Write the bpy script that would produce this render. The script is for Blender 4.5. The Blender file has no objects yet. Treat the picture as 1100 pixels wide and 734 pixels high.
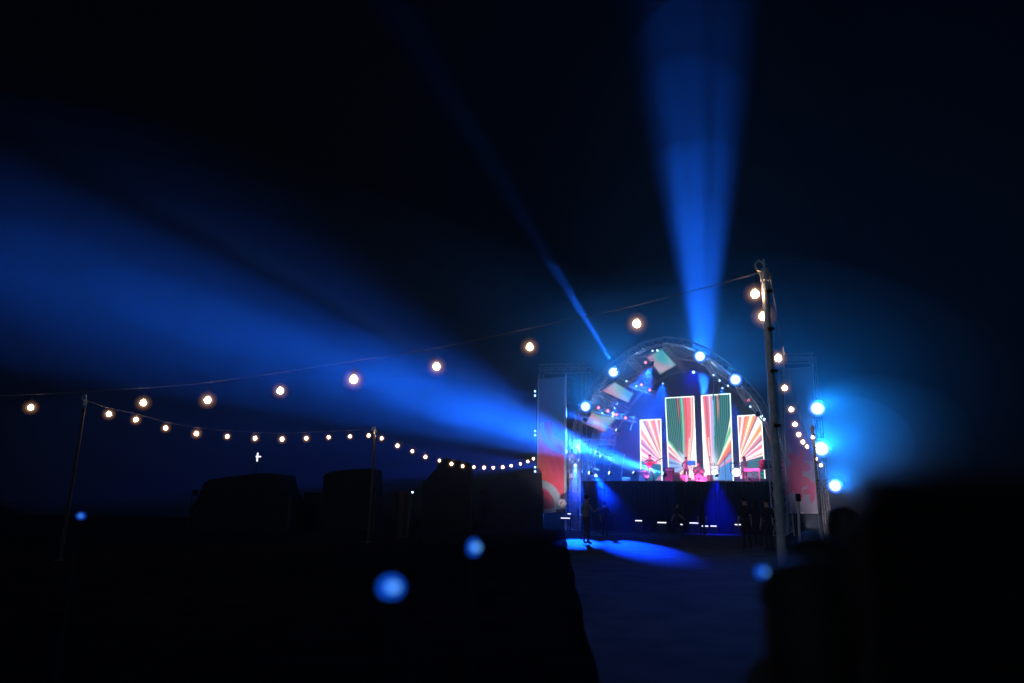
import bpy, bmesh, math, random
from mathutils import Vector, Matrix, Euler
random.seed(7)
R = math.radians
scn = bpy.context.scene
col = scn.collection

# ------------------------------------------------------------------ camera
PITCH, ROLL, FPX, EYE = R(13.3), 0.015, 733.0, 1.5
cam_d = bpy.data.cameras.new('camera')
cam = bpy.data.objects.new('camera', cam_d)
col.objects.link(cam)
CM = Matrix.Rotation(R(90) + PITCH, 4, 'X') @ Matrix.Rotation(ROLL, 4, 'Z')
cam.matrix_world = Matrix.Translation((0, 0, EYE)) @ CM
cam_d.sensor_width = 36.0
cam_d.lens = 36.0 * FPX / 1100.0
cam_d.clip_start = 0.05
cam_d.clip_end = 1000
cam_d.dof.use_dof = True
cam_d.dof.focus_distance = 38.0
cam_d.dof.aperture_fstop = 0.72
scn.camera = cam
CR = CM.to_3x3()


def ray(px, py):
    return CR @ Vector(((px - 550) / FPX, -(py - 367) / FPX, -1.0))


def at(px, py, Y):
    d = ray(px, py)
    return Vector((0, 0, EYE)) + d * (Y / d.y)


# stage frame: the stage is turned 22 degrees towards the left of the field
YAW = R(-22)
SO = at(725, 517, 40.0)
DECK = SO.z
SO = Vector((SO.x, SO.y, 0))
SU = Vector((math.cos(YAW), math.sin(YAW), 0))
SV = Vector((-math.sin(YAW), math.cos(YAW), 0))


def sp(px, py, v):
    """world point where a line of sight meets the stage plane at depth v"""
    d = ray(px, py)
    o = Vector((0, 0, EYE))
    t = ((SO + SV * v) - o).dot(SV) / d.dot(SV)
    return o + d * t


def loc_s(w):
    """world -> stage (u, v, z)"""
    q = w - SO
    return Vector((q.dot(SU), q.dot(SV), q.z))


def W(u, v, z):
    return SO + SU * u + SV * v + Vector((0, 0, z))


# ------------------------------------------------------------------ materials
MATS = {}


def mat(name, c, rough=0.6, metal=0.0, var=0.25, scale=6.0, bump=0.0, spec=0.4):
    m = bpy.data.materials.new(name)
    m.use_nodes = True
    nt = m.node_tree
    b = nt.nodes['Principled BSDF']
    b.inputs['Roughness'].default_value = rough
    b.inputs['Metallic'].default_value = metal
    b.inputs['Specular IOR Level'].default_value = spec
    tc = nt.nodes.new('ShaderNodeTexCoord')
    n = nt.nodes.new('ShaderNodeTexNoise')
    n.inputs['Scale'].default_value = scale
    n.inputs['Detail'].default_value = 5
    nt.links.new(tc.outputs['Object'], n.inputs['Vector'])
    r = nt.nodes.new('ShaderNodeValToRGB')
    r.color_ramp.elements[0].position = 0.3
    r.color_ramp.elements[1].position = 0.7
    r.color_ramp.elements[0].color = tuple(x * (1 - var) for x in c) + (1,)
    r.color_ramp.elements[1].color = tuple(min(1, x * (1 + var)) for x in c) + (1,)
    nt.links.new(n.outputs['Fac'], r.inputs['Fac'])
    nt.links.new(r.outputs['Color'], b.inputs['Base Color'])
    if bump:
        bp = nt.nodes.new('ShaderNodeBump')
        bp.inputs['Strength'].default_value = bump
        nt.links.new(n.outputs['Fac'], bp.inputs['Height'])
        nt.links.new(bp.outputs['Normal'], b.inputs['Normal'])
    MATS[name] = m
    return m


def emit(name, c, s):
    m = bpy.data.materials.new(name)
    m.use_nodes = True
    nt = m.node_tree
    nt.nodes.remove(nt.nodes['Principled BSDF'])
    e = nt.nodes.new('ShaderNodeEmission')
    e.inputs['Color'].default_value = tuple(c) + (1,)
    e.inputs['Strength'].default_value = s
    nt.links.new(e.outputs[0], nt.nodes['Material Output'].inputs['Surface'])
    MATS[name] = m
    return m


def attr_mat(name, emission=0.0, rough=0.6):
    """colour of a printed or glowing design kept in the mesh attribute 'design'"""
    m = bpy.data.materials.new(name)
    m.use_nodes = True
    nt = m.node_tree
    b = nt.nodes['Principled BSDF']
    a = nt.nodes.new('ShaderNodeAttribute')
    a.attribute_name = 'design'
    if emission:
        nt.nodes.remove(b)
        e = nt.nodes.new('ShaderNodeEmission')
        e.inputs['Strength'].default_value = emission
        nt.links.new(a.outputs['Color'], e.inputs['Color'])
        nt.links.new(e.outputs[0], nt.nodes['Material Output'].inputs['Surface'])
    else:
        b.inputs['Roughness'].default_value = rough
        nt.links.new(a.outputs['Color'], b.inputs['Base Color'])
    MATS[name] = m
    return m


mat('aluminium', (0.50, 0.51, 0.53), 0.4, 0.2, 0.15, 20)
mat('galvanised', (0.66, 0.71, 0.76), 0.34, 0.25, 0.2, 14)
mat('black_paint', (0.02, 0.02, 0.022), 0.5, 0.0, 0.3, 10)
mat('black_cloth', (0.012, 0.012, 0.014), 0.95, 0.0, 0.4, 3, 0.2, 0.05)
mat('tent_cloth', (0.012, 0.012, 0.014), 0.95, 0.0, 0.4, 2, 0.2, 0.05)
mat('skirt_cloth', (0.006, 0.006, 0.007), 0.95, 0.0, 0.4, 3, 0.2, 0.05)
mat('deck_wood', (0.05, 0.045, 0.04), 0.6, 0, 0.4, 4, 0.1)
mat('roof_skin', (0.05, 0.05, 0.055), 0.7, 0, 0.2, 2)
mat('dark_plastic', (0.02, 0.02, 0.022), 0.4, 0, 0.3, 8)
mat('dark_pole', (0.03, 0.03, 0.03), 0.6, 0, 0.3, 8)
mat('rubber', (0.012, 0.012, 0.012), 0.8, 0, 0.3, 8)
mat('cable_rubber', (0.20, 0.20, 0.21), 0.7, 0, 0.3, 8)
mat('skin', (0.42, 0.27, 0.20), 0.55, 0, 0.1, 8)
mat('pale_shirt', (0.55, 0.50, 0.50), 0.85, 0, 0.15, 10)
mat('grey_shirt', (0.20, 0.20, 0.22), 0.85, 0, 0.2, 10)
mat('dark_shirt', (0.025, 0.025, 0.03), 0.9, 0, 0.3, 10)
mat('denim', (0.05, 0.06, 0.09), 0.9, 0, 0.3, 16)
mat('shoe', (0.04, 0.04, 0.04), 0.6, 0, 0.3, 10)
mat('hair_dark', (0.012, 0.009, 0.007), 0.75, 0, 0.4, 30)
mat('eye', (0.02, 0.02, 0.02), 0.2)
mat('amp_vinyl', (0.03, 0.03, 0.032), 0.7, 0, 0.3, 20)
mat('amp_grille', (0.10, 0.09, 0.08), 0.8, 0, 0.3, 40)
mat('pale_shell', (0.60, 0.55, 0.55), 0.4, 0, 0.15, 6)
mat('wedge_paint', (0.45, 0.42, 0.42), 0.6, 0, 0.2, 8)
mat('guitar_red', (0.35, 0.04, 0.04), 0.25, 0, 0.2, 5)
mat('cymbal_brass', (0.7, 0.55, 0.25), 0.3, 0.8, 0.15, 20)
mat('table_wood', (0.04, 0.03, 0.025), 0.7, 0, 0.3, 10)
mat('bin_metal', (0.02, 0.02, 0.022), 0.6, 0.2, 0.3, 10)
mat('emblem_grey', (0.16, 0.15, 0.17), 0.6, 0, 0.15, 8)
mat('emblem_white', (0.45, 0.42, 0.38), 0.6, 0, 0.1, 8)
mat('emblem_dark', (0.02, 0.02, 0.03), 0.6, 0, 0.1, 8)
BULB = 50.0
for k_, f_ in enumerate((0.6, 1.0, 1.35)):
    emit('bulb_glow%d' % k_, (1.0, 0.64, 0.38), BULB * f_)


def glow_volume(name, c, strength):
    """halo round a bulb, added as a volume that glows by itself"""
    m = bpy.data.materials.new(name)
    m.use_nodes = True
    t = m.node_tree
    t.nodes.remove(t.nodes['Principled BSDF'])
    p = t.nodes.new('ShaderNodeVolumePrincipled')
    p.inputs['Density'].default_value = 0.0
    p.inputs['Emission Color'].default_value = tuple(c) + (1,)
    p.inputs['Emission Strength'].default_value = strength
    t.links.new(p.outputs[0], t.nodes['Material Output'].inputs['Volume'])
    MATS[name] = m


glow_volume('halo_glow', (1.0, 0.52, 0.26), 1.5)
glow_volume('halo_glow_faint', (1.0, 0.46, 0.20), 0.22)
emit('lens_blue', (0.35, 0.75, 1.0), 14)
emit('lens_white', (0.7, 0.85, 1.0), 14)
emit('lens_red', (1.0, 0.16, 0.24), 3.2)
emit('lens_small', (0.6, 0.85, 1.0), 4)
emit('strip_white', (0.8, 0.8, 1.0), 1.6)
emit('lantern_blue', (0.005, 0.12, 1.0), 0.8)
emit('lantern_core', (0.12, 0.42, 1.0), 1.2)
emit('screen_border', (0.80, 1.0, 0.95), 2.4)
emit('screen_blue', (0.02, 0.16, 0.8), 1.5)
attr_mat('screen_picture', 1.6)
attr_mat('roof_light_glow', 1.0)
attr_mat('banner_print', 0, 0.55)

# ------------------------------------------------------------------ mesh helpers


def obj(name, bm, m, parent=None, loc=None, smooth=False):
    me = bpy.data.meshes.new(name)
    bm.normal_update()
    bm.to_mesh(me)
    bm.free()
    for x in ([m] if isinstance(m, str) else m):
        me.materials.append(MATS[x])
    if smooth:
        for p in me.polygons:
            p.use_smooth = True
    o = bpy.data.objects.new(name, me)
    col.objects.link(o)
    if parent is not None:
        o.parent = parent
    if loc is not None:
        o.location = loc
    return o


def empty(name, label, cat, loc=(0, 0, 0), rotz=0.0, group=None):
    o = bpy.data.objects.new(name, None)
    col.objects.link(o)
    o.empty_display_size = 0.2
    o.location = loc
    o.rotation_euler = (0, 0, rotz)
    o['label'] = label
    o['category'] = cat
    if group:
        o['group'] = group
    return o


def tag(o, label, cat, group=None):
    o['label'] = label
    o['category'] = cat
    if group:
        o['group'] = group
    return o


def box(bm, c, s, rot=None, bev=0.0):
    g = bmesh.ops.create_cube(bm, size=1.0)
    M = Matrix.Translation(c) @ (rot.to_4x4() if rot else Matrix.Identity(4)) @ Matrix.Diagonal((s[0], s[1], s[2], 1))
    bmesh.ops.transform(bm, matrix=M, verts=g['verts'])
    if bev:
        es = list({e for v in g['verts'] for e in v.link_edges})
        bmesh.ops.bevel(bm, geom=es, offset=bev, segments=2, affect='EDGES')


def tube(bm, a, b, r, r2=None, n=6):
    a, b = Vector(a), Vector(b)
    d = b - a
    if d.length < 1e-6:
        return
    q = d.to_track_quat('Z', 'Y').to_matrix().to_4x4()
    g = bmesh.ops.create_cone(bm, cap_ends=True, segments=n, radius1=r, radius2=r if r2 is None else r2, depth=d.length)
    bmesh.ops.transform(bm, matrix=Matrix.Translation((a + b) / 2) @ q, verts=g['verts'])


def sphere(bm, c, r, sc=(1, 1, 1), sub=2):
    g = bmesh.ops.create_icosphere(bm, subdivisions=sub, radius=r)
    bmesh.ops.transform(bm, matrix=Matrix.Translation(c) @ Matrix.Diagonal((sc[0], sc[1], sc[2], 1)), verts=g['verts'])


def lathe(bm, prof, c=(0, 0, 0), n=20, M=None):
    """prof: list of (radius, z)"""
    rings = []
    T = Matrix.Translation(c) @ (M if M else Matrix.Identity(4))
    for r, z in prof:
        rings.append([bm.verts.new(T @ Vector((r * math.cos(2 * math.pi * k / n), r * math.sin(2 * math.pi * k / n), z))) for k in range(n)])
    for a, b in zip(rings, rings[1:]):
        for k in range(n):
            bm.faces.new((a[k], a[(k + 1) % n], b[(k + 1) % n], b[k]))
    bm.faces.new(list(reversed(rings[0])))
    bm.faces.new(rings[-1])


def poly_tube(bm, pts, r, n=6):
    for a, b in zip(pts, pts[1:]):
        tube(bm, a, b, r, n=n)


def prism(bm, pts, y0, y1):
    """outline of (x, z) pulled through y0..y1"""
    a = [bm.verts.new((x, y0, z)) for x, z in pts]
    b = [bm.verts.new((x, y1, z)) for x, z in pts]
    n = len(pts)
    bm.faces.new(a)
    bm.faces.new(list(reversed(b)))
    for k in range(n):
        bm.faces.new((a[k], b[k], b[(k + 1) % n], a[(k + 1) % n]))
    bmesh.ops.recalc_face_normals(bm, faces=bm.faces)


def truss(bm, pts, side, size, r_ch, r_lace, step):
    """box truss along pts: two chords on pts, two set 'size' below (in) and 'side' wide"""
    n = len(pts)
    offs = []
    for i in range(n):
        t = (pts[min(i + 1, n - 1)] - pts[max(i - 1, 0)]).normalized()
        nn = t.cross(side).normalized()
        offs.append(nn)
    sd = side.normalized() * size
    rows = [[p for p in pts], [p + sd for p in pts],
            [p + o * size + sd for p, o in zip(pts, offs)], [p + o * size for p, o in zip(pts, offs)]]
    for row in rows:
        poly_tube(bm, row, r_ch)
    for i in range(n - 1):
        L = (pts[i + 1] - pts[i]).length
        k = max(1, round(L / step))
        for j in range(k):
            for a, b in ((0, 3), (1, 2), (0, 1), (3, 2)):
                p = rows[a][i].lerp(rows[a][i + 1], j / k)
                q = rows[b][i].lerp(rows[b][i + 1], (j + 0.5) / k)
                p2 = rows[a][i].lerp(rows[a][i + 1], (j + 1) / k)
                tube(bm, p, q, r_lace, n=4)
                tube(bm, q, p2, r_lace, n=4)


def straight_truss(bm, a, b, w, r_ch=0.028, r_l=0.016, step=0.5, up=Vector((0, 0, 1))):
    a, b = Vector(a), Vector(b)
    d = (b - a).normalized()
    s = d.cross(up)
    if s.length < 0.1:
        s = Vector((1, 0, 0))
    s.normalize()
    t = s.cross(d).normalized()
    cs = [s * w / 2 + t * w / 2, -s * w / 2 + t * w / 2, -s * w / 2 - t * w / 2, s * w / 2 - t * w / 2]
    for c in cs:
        tube(bm, a + c, b + c, r_ch)
    k = max(1, round((b - a).length / step))
    for j in range(k):
        p0, p1 = a.lerp(b, j / k), a.lerp(b, (j + 1) / k)
        for m in range(4):
            c0, c1 = cs[m], cs[(m + 1) % 4]
            if j % 2 == 0:
                tube(bm, p0 + c0, p1 + c1, r_l, n=4)
            else:
                tube(bm, p0 + c1, p1 + c0, r_l, n=4)
            tube(bm, p0 + c0, p0 + c1, r_l, n=4)


def design_grid(name, corners, nx, ny, fn, m, parent, thick=None):
    """a sheet between four corners (bl, br, tr, tl) whose vertices carry a printed design"""
    bl, br, tr, tl = corners
    vs, fs, cs = [], [], []
    for j in range(ny + 1):
        t = j / ny
        for i in range(nx + 1):
            u = i / nx
            vs.append(bl.lerp(br, u).lerp(tl.lerp(tr, u), t))
            cs.append(fn(u, t))
    for j in range(ny):
        for i in range(nx):
            a = j * (nx + 1) + i
            fs.append((a, a + 1, a + nx + 2, a + nx + 1))
    me = bpy.data.meshes.new(name)
    me.from_pydata(vs, [], fs)
    at_ = me.attributes.new('design', 'FLOAT_COLOR', 'POINT')
    flat = []
    for c in cs:
        flat += [max(0, c[0]), max(0, c[1]), max(0, c[2]), 1.0]
    at_.data.foreach_set('color', flat)
    me.materials.append(MATS[m])
    o = bpy.data.objects.new(name, me)
    col.objects.link(o)
    o.parent = parent
    return o


def mix(a, b, t):
    t = max(0.0, min(1.0, t))
    return tuple(x + (y - x) * t for x, y in zip(a, b))


def ramp(stops, x, soft=0.25):
    """colour bands: stops = [(position, colour)]; mostly flat with short blends"""
    if x <= stops[0][0]:
        return stops[0][1]
    for (p0, c0), (p1, c1) in zip(stops, stops[1:]):
        if x <= p1:
            t = (x - p0) / (p1 - p0)
            t = (t - 0.5) / soft + 0.5
            return mix(c0, c1, t)
    return stops[-1][1]


def hash1(i):
    return (math.sin(i * 12.9898) * 43758.5453) % 1.0


# ------------------------------------------------------------------ lamps
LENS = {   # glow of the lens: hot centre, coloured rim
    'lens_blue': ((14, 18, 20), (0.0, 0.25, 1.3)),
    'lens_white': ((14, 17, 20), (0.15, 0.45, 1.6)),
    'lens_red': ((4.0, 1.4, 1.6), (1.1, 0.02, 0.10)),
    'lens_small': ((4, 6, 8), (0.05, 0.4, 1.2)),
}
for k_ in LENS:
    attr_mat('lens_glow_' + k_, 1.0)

def spot(name, parent, loc, target, color, power, angle, blend=0.3, radius=0.05):
    l = bpy.data.lights.new(name, 'SPOT')
    l.color = color
    l.energy = power
    l.spot_size = R(angle)
    l.spot_blend = blend
    l.shadow_soft_size = radius
    o = bpy.data.objects.new(name, l)
    col.objects.link(o)
    d = (Vector(target) - Vector(loc)).normalized()
    o.rotation_euler = d.to_track_quat('-Z', 'Y').to_euler()
    o.location = loc
    if parent is not None:
        o.parent = parent
        o.matrix_parent_inverse = Matrix.Translation(parent.location).inverted()
    return o


def streaks(o, scale, lo, hi, seed):
    """uneven beam: the lamp's glass lets more light through in some directions"""
    l = o.data
    l.use_nodes = True
    t = l.node_tree
    em = next(n for n in t.nodes if n.type == 'EMISSION')
    tc = t.nodes.new('ShaderNodeTexCoord')
    mp = t.nodes.new('ShaderNodeMapping')
    mp.inputs['Location'].default_value = (seed, seed * 0.7, 0)
    nz = t.nodes.new('ShaderNodeTexNoise')
    nz.inputs['Scale'].default_value = scale
    nz.inputs['Detail'].default_value = 3
    mr = t.nodes.new('ShaderNodeMapRange')
    mr.inputs['From Min'].default_value = 0.32
    mr.inputs['From Max'].default_value = 0.68
    mr.inputs['To Min'].default_value = lo
    mr.inputs['To Max'].default_value = hi
    t.links.new(tc.outputs['Normal'], mp.inputs['Vector'])
    t.links.new(mp.outputs['Vector'], nz.inputs['Vector'])
    t.links.new(nz.outputs['Fac'], mr.inputs['Value'])
    t.links.new(mr.outputs['Result'], em.inputs['Strength'])


def fixture(label, pos, target, size, lens, group, kind='stage_light', lamp=None):
    """a stage lantern at pos whose lens looks at target: yoke, body, lens; lamp=(colour, power, angle, blend[, target])"""
    pos, target = Vector(pos), Vector(target)
    e = empty(kind, label, 'stage light', pos, 0, group)
    d = (target - pos).normalized()
    q = d.to_track_quat('Z', 'Y').to_matrix().to_4x4()
    s = size
    b = bmesh.new()
    if lens == 'lens_blue':
        lathe(b, [(s * 0.3, -s * 0.9), (s * 0.5, -s * 0.7), (s * 0.6, -s * 0.2), (s * 0.9, 0.0), (s * 0.9, s * 0.05)], (0, 0, 0), 20, q)
    else:
        lathe(b, [(s * 0.55, -s * 1.9), (s * 0.8, -s * 1.6), (s * 0.85, -s * 0.5), (s * 1.12, 0.0), (s * 1.12, s * 0.06), (s * 1.0, s * 0.06)], (0, 0, 0), 16, q)
    obj('body', b, 'dark_plastic', e, smooth=False)
    b = bmesh.new()
    nseg = 56 if lens == 'lens_blue' else 16
    lathe(b, [(s * f, s * (0.07 + 0.11 * (1 - f))) for f in (0.98, 0.9, 0.8, 0.7, 0.6, 0.5, 0.4, 0.3, 0.2, 0.08)], (0, 0, 0), nseg, q)
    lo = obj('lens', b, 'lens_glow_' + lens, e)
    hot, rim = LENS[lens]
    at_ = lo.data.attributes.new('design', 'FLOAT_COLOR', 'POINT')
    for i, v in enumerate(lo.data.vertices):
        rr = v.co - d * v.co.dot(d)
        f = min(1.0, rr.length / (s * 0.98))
        if lens == 'lens_blue':          # halo and star spikes of the glare painted round a hot middle
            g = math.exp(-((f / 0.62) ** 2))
            spike = 0.45 + 0.55 * math.cos(7 * (i % nseg) / nseg * 2 * math.pi) ** 2
            h = math.exp(-2.2 * f) * (spike if f > 0.35 else 1)
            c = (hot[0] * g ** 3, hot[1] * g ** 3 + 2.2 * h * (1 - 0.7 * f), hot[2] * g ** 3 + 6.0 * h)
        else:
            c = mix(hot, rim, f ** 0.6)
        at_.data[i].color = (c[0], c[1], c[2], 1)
    b = bmesh.new()
    side = (q.to_3x3() @ Vector((1, 0, 0)))
    up = Vector((0, 0, 1))
    s0 = s
    if lens == 'lens_blue':
        s = s * 0.45
    for k in (-1, 1):
        tube(b, side * k * s * 1.2 - d * s * 0.9, side * k * s * 1.2 - d * s * 0.9 + up * s * 2.0, s * 0.1, n=4)
    tube(b, side * -s * 1.2 - d * s * 0.9 + up * s * 2.0, side * s * 1.2 - d * s * 0.9 + up * s * 2.0, s * 0.1, n=4)
    tube(b, -d * s * 0.9 + up * s * 2.0, -d * s * 0.9 + up * s * 2.6, s * 0.12, n=5)
    s = s0
    obj('yoke', b, 'black_paint', e)
    if lamp:
        c, p, a, bl = lamp[:4]
        tg = lamp[4] if len(lamp) > 4 else target
        so = spot('lamp', e, pos + d * s * 0.3, tg, c, p, a, bl, s * 0.5)
        if kind == 'beam_light' and a > 10:
            streaks(so, 14, 0.15, 1.9, len(label))
    return e


# ------------------------------------------------------------------ world
w = bpy.data.worlds.new('World')
scn.world = w
w.use_nodes = True
nt = w.node_tree
sky = nt.nodes.new('ShaderNodeTexSky')
sky.sky_type = 'NISHITA'
sky.sun_disc = False
sky.sun_elevation = R(35)
sky.sun_rotation = R(152)
nt.links.new(sky.outputs[0], nt.nodes['Background'].inputs[0])
nt.nodes['Background'].inputs[1].default_value = 0.00004
fill_sun_d = bpy.data.lights.new('fill_sun', 'SUN')  # added cool fill for the pole and trusses; no moon is seen
fill_sun_d.energy = 0.2
fill_sun_d.angle = R(0.5)
fill_sun_d.color = (0.45, 0.68, 1.0)
fill_sun = bpy.data.objects.new('fill_sun', fill_sun_d)
fill_sun.rotation_euler = (R(55), 0, R(-28))
col.objects.link(fill_sun)

# ------------------------------------------------------------------ ground and haze
b = bmesh.new()
N = 60
gv = [[None] * (N + 1) for _ in range(N + 1)]
for j in range(N + 1):
    for i in range(N + 1):
        gv[j][i] = b.verts.new((-130 + 260 * i / N, -60 + 260 * j / N, 0))
for j in range(N):
    for i in range(N):
        b.faces.new((gv[j][i], gv[j][i + 1], gv[j + 1][i + 1], gv[j + 1][i]))
mat('asphalt', (0.007, 0.007, 0.0075), 0.95, 0, 0.5, 1.6, 0.5, 0.0)
g = obj('ground', b, 'asphalt')
g['kind'] = 'structure'

HAZE = 0.0005
b = bmesh.new()
box(b, (0, 70, 27), (264, 264, 56))
hm = bpy.data.materials.new('haze')
hm.use_nodes = True
ht = hm.node_tree
ht.nodes.remove(ht.nodes['Principled BSDF'])
pv = ht.nodes.new('ShaderNodeVolumePrincipled')
pv.inputs['Color'].default_value = (0.55, 0.75, 1.0, 1)
pv.inputs['Density'].default_value = HAZE
pv.inputs['Anisotropy'].default_value = 0.15
ht.links.new(pv.outputs[0], ht.nodes['Material Output'].inputs['Volume'])
MATS['haze'] = hm
hz = obj('haze', b, 'haze')
hz['kind'] = 'stuff'



def smoke(centre, axis, radii, dens, lump, seed):
    """a drifting bank of stage smoke: a lumpy closed ellipsoid filled with an even volume"""
    b = bmesh.new()
    bmesh.ops.create_icosphere(b, subdivisions=4, radius=1.0)
    for v in b.verts:
        n = v.co.normalized()
        k = (math.sin(3.1 * n.x + 2.3 * n.z + seed) + math.sin(4.3 * n.z - 2.7 * n.y + 2 * seed) + math.sin(5.9 * n.y + 3.7 * n.x + 3 * seed)) / 3
        v.co = n * (1 + lump * k)
    q = Vector(axis).normalized().to_track_quat('X', 'Z').to_matrix().to_4x4()
    bmesh.ops.transform(b, matrix=q @ Matrix.Diagonal((radii[0], radii[1], radii[2], 1)), verts=b.verts)
    m = bpy.data.materials.new('smoke')
    m.use_nodes = True
    t = m.node_tree
    t.nodes.remove(t.nodes['Principled BSDF'])
    p = t.nodes.new('ShaderNodeVolumePrincipled')
    p.inputs['Color'].default_value = (0.5, 0.72, 1.0, 1)
    p.inputs['Density'].default_value = dens
    p.inputs['Anisotropy'].default_value = 0.1
    t.links.new(p.outputs[0], t.nodes['Material Output'].inputs['Volume'])
    MATS['smoke%d' % seed] = m
    o = obj('smoke', b, 'smoke%d' % seed, None, centre, True)
    o['kind'] = 'stuff'
    return o


for k, (ru, rv, rz, dn) in enumerate(((11, 8, 6.5, 0.004), (14, 9, 8.5, 0.005), (17, 10, 10, 0.0035))):
    smoke(at(740, 450, 41), SU, (ru, rv, rz), dn, 0.08, 20 + k)
for k, (rx, rr, dn) in enumerate(((17, 5, 0.004), (22, 6.5, 0.004), (28, 8, 0.004), (35, 10, 0.003))):
    smoke(at(310, 372, 37), at(560, 440, 39) - at(20, 290, 34), (rx, rr, rr), dn, 0.10, 60 + k)
for k, (hz_, rx, dn) in enumerate(((8, 9, 0.004), (9, 14, 0.004), (10, 19, 0.0035), (11, 24, 0.0025), (12, 30, 0.0016), (14, 38, 0.0008))):
    c = at(752, 400, 48)
    smoke(Vector((c.x, c.y, hz_)), Vector((0, 0, 1)), (rx, 7 + k, 7 + k), dn, 0.08, 3 + k)

smoke(at(930, 478, 36), Vector((1, 0, 0)), (5.0, 4, 3.4), 0.026, 0.1, 30)
smoke(at(915, 478, 36), Vector((1, 0, 0)), (2.8, 3, 2.6), 0.03, 0.1, 31)
for k, (x, y, Y, rx, rz, dn) in enumerate(((470, 412, 38, 5.0, 2.2, 0.006), (215, 335, 35.5, 6.0, 1.6, 0.005), (385, 385, 37, 4.5, 1.5, 0.005))):
    smoke(at(x, y, Y), at(560, 440, 38) - at(60, 305, 34), (rx, 3, rz), dn, 0.22, 40 + k)
for k, (x, y, rx, rz, dn) in enumerate(((748, 285, 1.6, 3.6, 0.005), (740, 215, 1.6, 4.0, 0.004))):
    smoke(at(x, y, 47), Vector((0, 0, 1)), (rz, 2, rx), dn, 0.2, 50 + k)
smoke(at(340, 500, 56), Vector((1, 0, 0)), (30, 7, 7.5), 0.010, 0.08, 9)

# ------------------------------------------------------------------ stage platform
stage = empty('stage', 'dark stage platform with a black cloth skirt under the arched roof', 'stage', SO, YAW)


def sl(p):
    return loc_s(p)


uL = sl(sp(622, 517, 0)).x
uR = sl(sp(831, 517, 0)).x
b = bmesh.new()
box(b, ((uL + uR) / 2, 4.95, DECK - 0.12), (uR - uL, 9.9, 0.24), bev=0.02)
obj('deck', b, 'deck_wood', stage)
b = bmesh.new()                                  # pleated skirt on the front and the left side
K = 150
prev = None
for k in range(K + 1):
    t = k / K
    u = uL + (uR - uL) * t
    vv = -0.05 - 0.035 * math.sin(k * 1.9) - 0.02 * math.sin(k * 0.61)
    a, c = b.verts.new((u, vv, 0.02)), b.verts.new((u, vv, DECK - 0.02))
    if prev:
        b.faces.new((prev[0], a, c, prev[1]))
    prev = (a, c)
prev = None
for k in range(101):
    v = 9.9 * k / 100
    uu = uL - 0.05 - 0.03 * math.sin(k * 1.7)
    a, c = b.verts.new((uu, v, 0.02)), b.verts.new((uu, v, DECK - 0.02))
    if prev:
        b.faces.new((prev[1], c, a, prev[0]))
    prev = (a, c)
obj('skirt', b, 'skirt_cloth', stage)
for u in range(6):
    for v in range(4):
        x = uL + 0.3 + (uR - uL - 0.6) * u / 5
        b = bmesh.new()
        tube(b, (x, 0.4 + v * 3.0, 0), (x, 0.4 + v * 3.0, DECK - 0.24), 0.04)
        obj('leg', b, 'aluminium', stage)

# paler ground strip added before the stage so the blue light shows
def floor_at(px, py):
    d = ray(px, py)
    return Vector((0, 0, EYE)) + d * (-EYE / d.z)


mat('lit_ground', (0.026, 0.027, 0.03), 0.9, 0, 0.55, 1.3, 0.5, 0.02)
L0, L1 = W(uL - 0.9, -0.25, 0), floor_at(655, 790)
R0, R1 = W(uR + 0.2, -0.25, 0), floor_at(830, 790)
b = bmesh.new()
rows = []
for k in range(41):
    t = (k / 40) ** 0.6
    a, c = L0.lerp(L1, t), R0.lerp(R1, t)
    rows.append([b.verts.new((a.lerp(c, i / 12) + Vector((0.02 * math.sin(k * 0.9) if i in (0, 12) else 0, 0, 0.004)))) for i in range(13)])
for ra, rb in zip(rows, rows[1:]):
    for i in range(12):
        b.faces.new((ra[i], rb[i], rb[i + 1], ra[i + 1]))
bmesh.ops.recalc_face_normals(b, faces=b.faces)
lit_strip_o = obj('lit_strip', b, 'lit_ground')
lit_strip_o['kind'] = 'structure'

# ------------------------------------------------------------------ arched roof
roof = empty('stage_roof', 'arched aluminium truss roof spanning the concert stage', 'stage roof', SO, YAW)
ARCH = [(613, 520), (616, 486), (624, 446), (639, 418), (656, 398), (675, 383), (696, 372), (714, 367.5), (735, 370),
        (755, 379), (775, 393), (793, 409), (812, 431), (827, 455), (834, 486), (838, 520)]
ap = [sl(sp(x, y, 0)) for x, y in ARCH]
ap = [Vector((ap[0].x - 0.05, 0, 0))] + ap + [Vector((ap[-1].x + 0.1, 0, 0))]
# even out the outline a little
sm = [p.copy() for p in ap]
for i in range(2, len(ap) - 2):
    sm[i] = ap[i] * 0.6 + (ap[i - 1] + ap[i + 1]) * 0.2
ap = sm
RD = 9.0
SIDE = Vector((0, 1, 0))
for nm, v in (('front_arch', 0.0), ('middle_arch', RD / 2), ('rear_arch', RD)):
    b = bmesh.new()
    truss(b, [Vector((p.x, v, p.z)) for p in ap], SIDE, 0.42, 0.03, 0.017, 0.5)
    obj(nm, b, 'aluminium', roof)
for i in (3, 4, 6, 8, 10, 12, 14):
    b = bmesh.new()
    p = ap[i]
    straight_truss(b, (p.x, 0.1, p.z - 0.1), (p.x, RD, p.z - 0.1), 0.3, 0.026, 0.014, 0.55)
    obj('purlin', b, 'aluminium', roof)
b = bmesh.new()
prev = None
for i in range(3, len(ap) - 3):
    p = ap[i]
    a, c = b.verts.new((p.x, 0.0, p.z + 0.09)), b.verts.new((p.x, RD + 0.3, p.z + 0.09))
    if prev:
        b.faces.new((prev[0], a, c, prev[1]))
    prev = (a, c)
obj('roof_skin', b, 'roof_skin', roof)
b = bmesh.new()                                   # guy rods and cross bracing of the right slope
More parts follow.
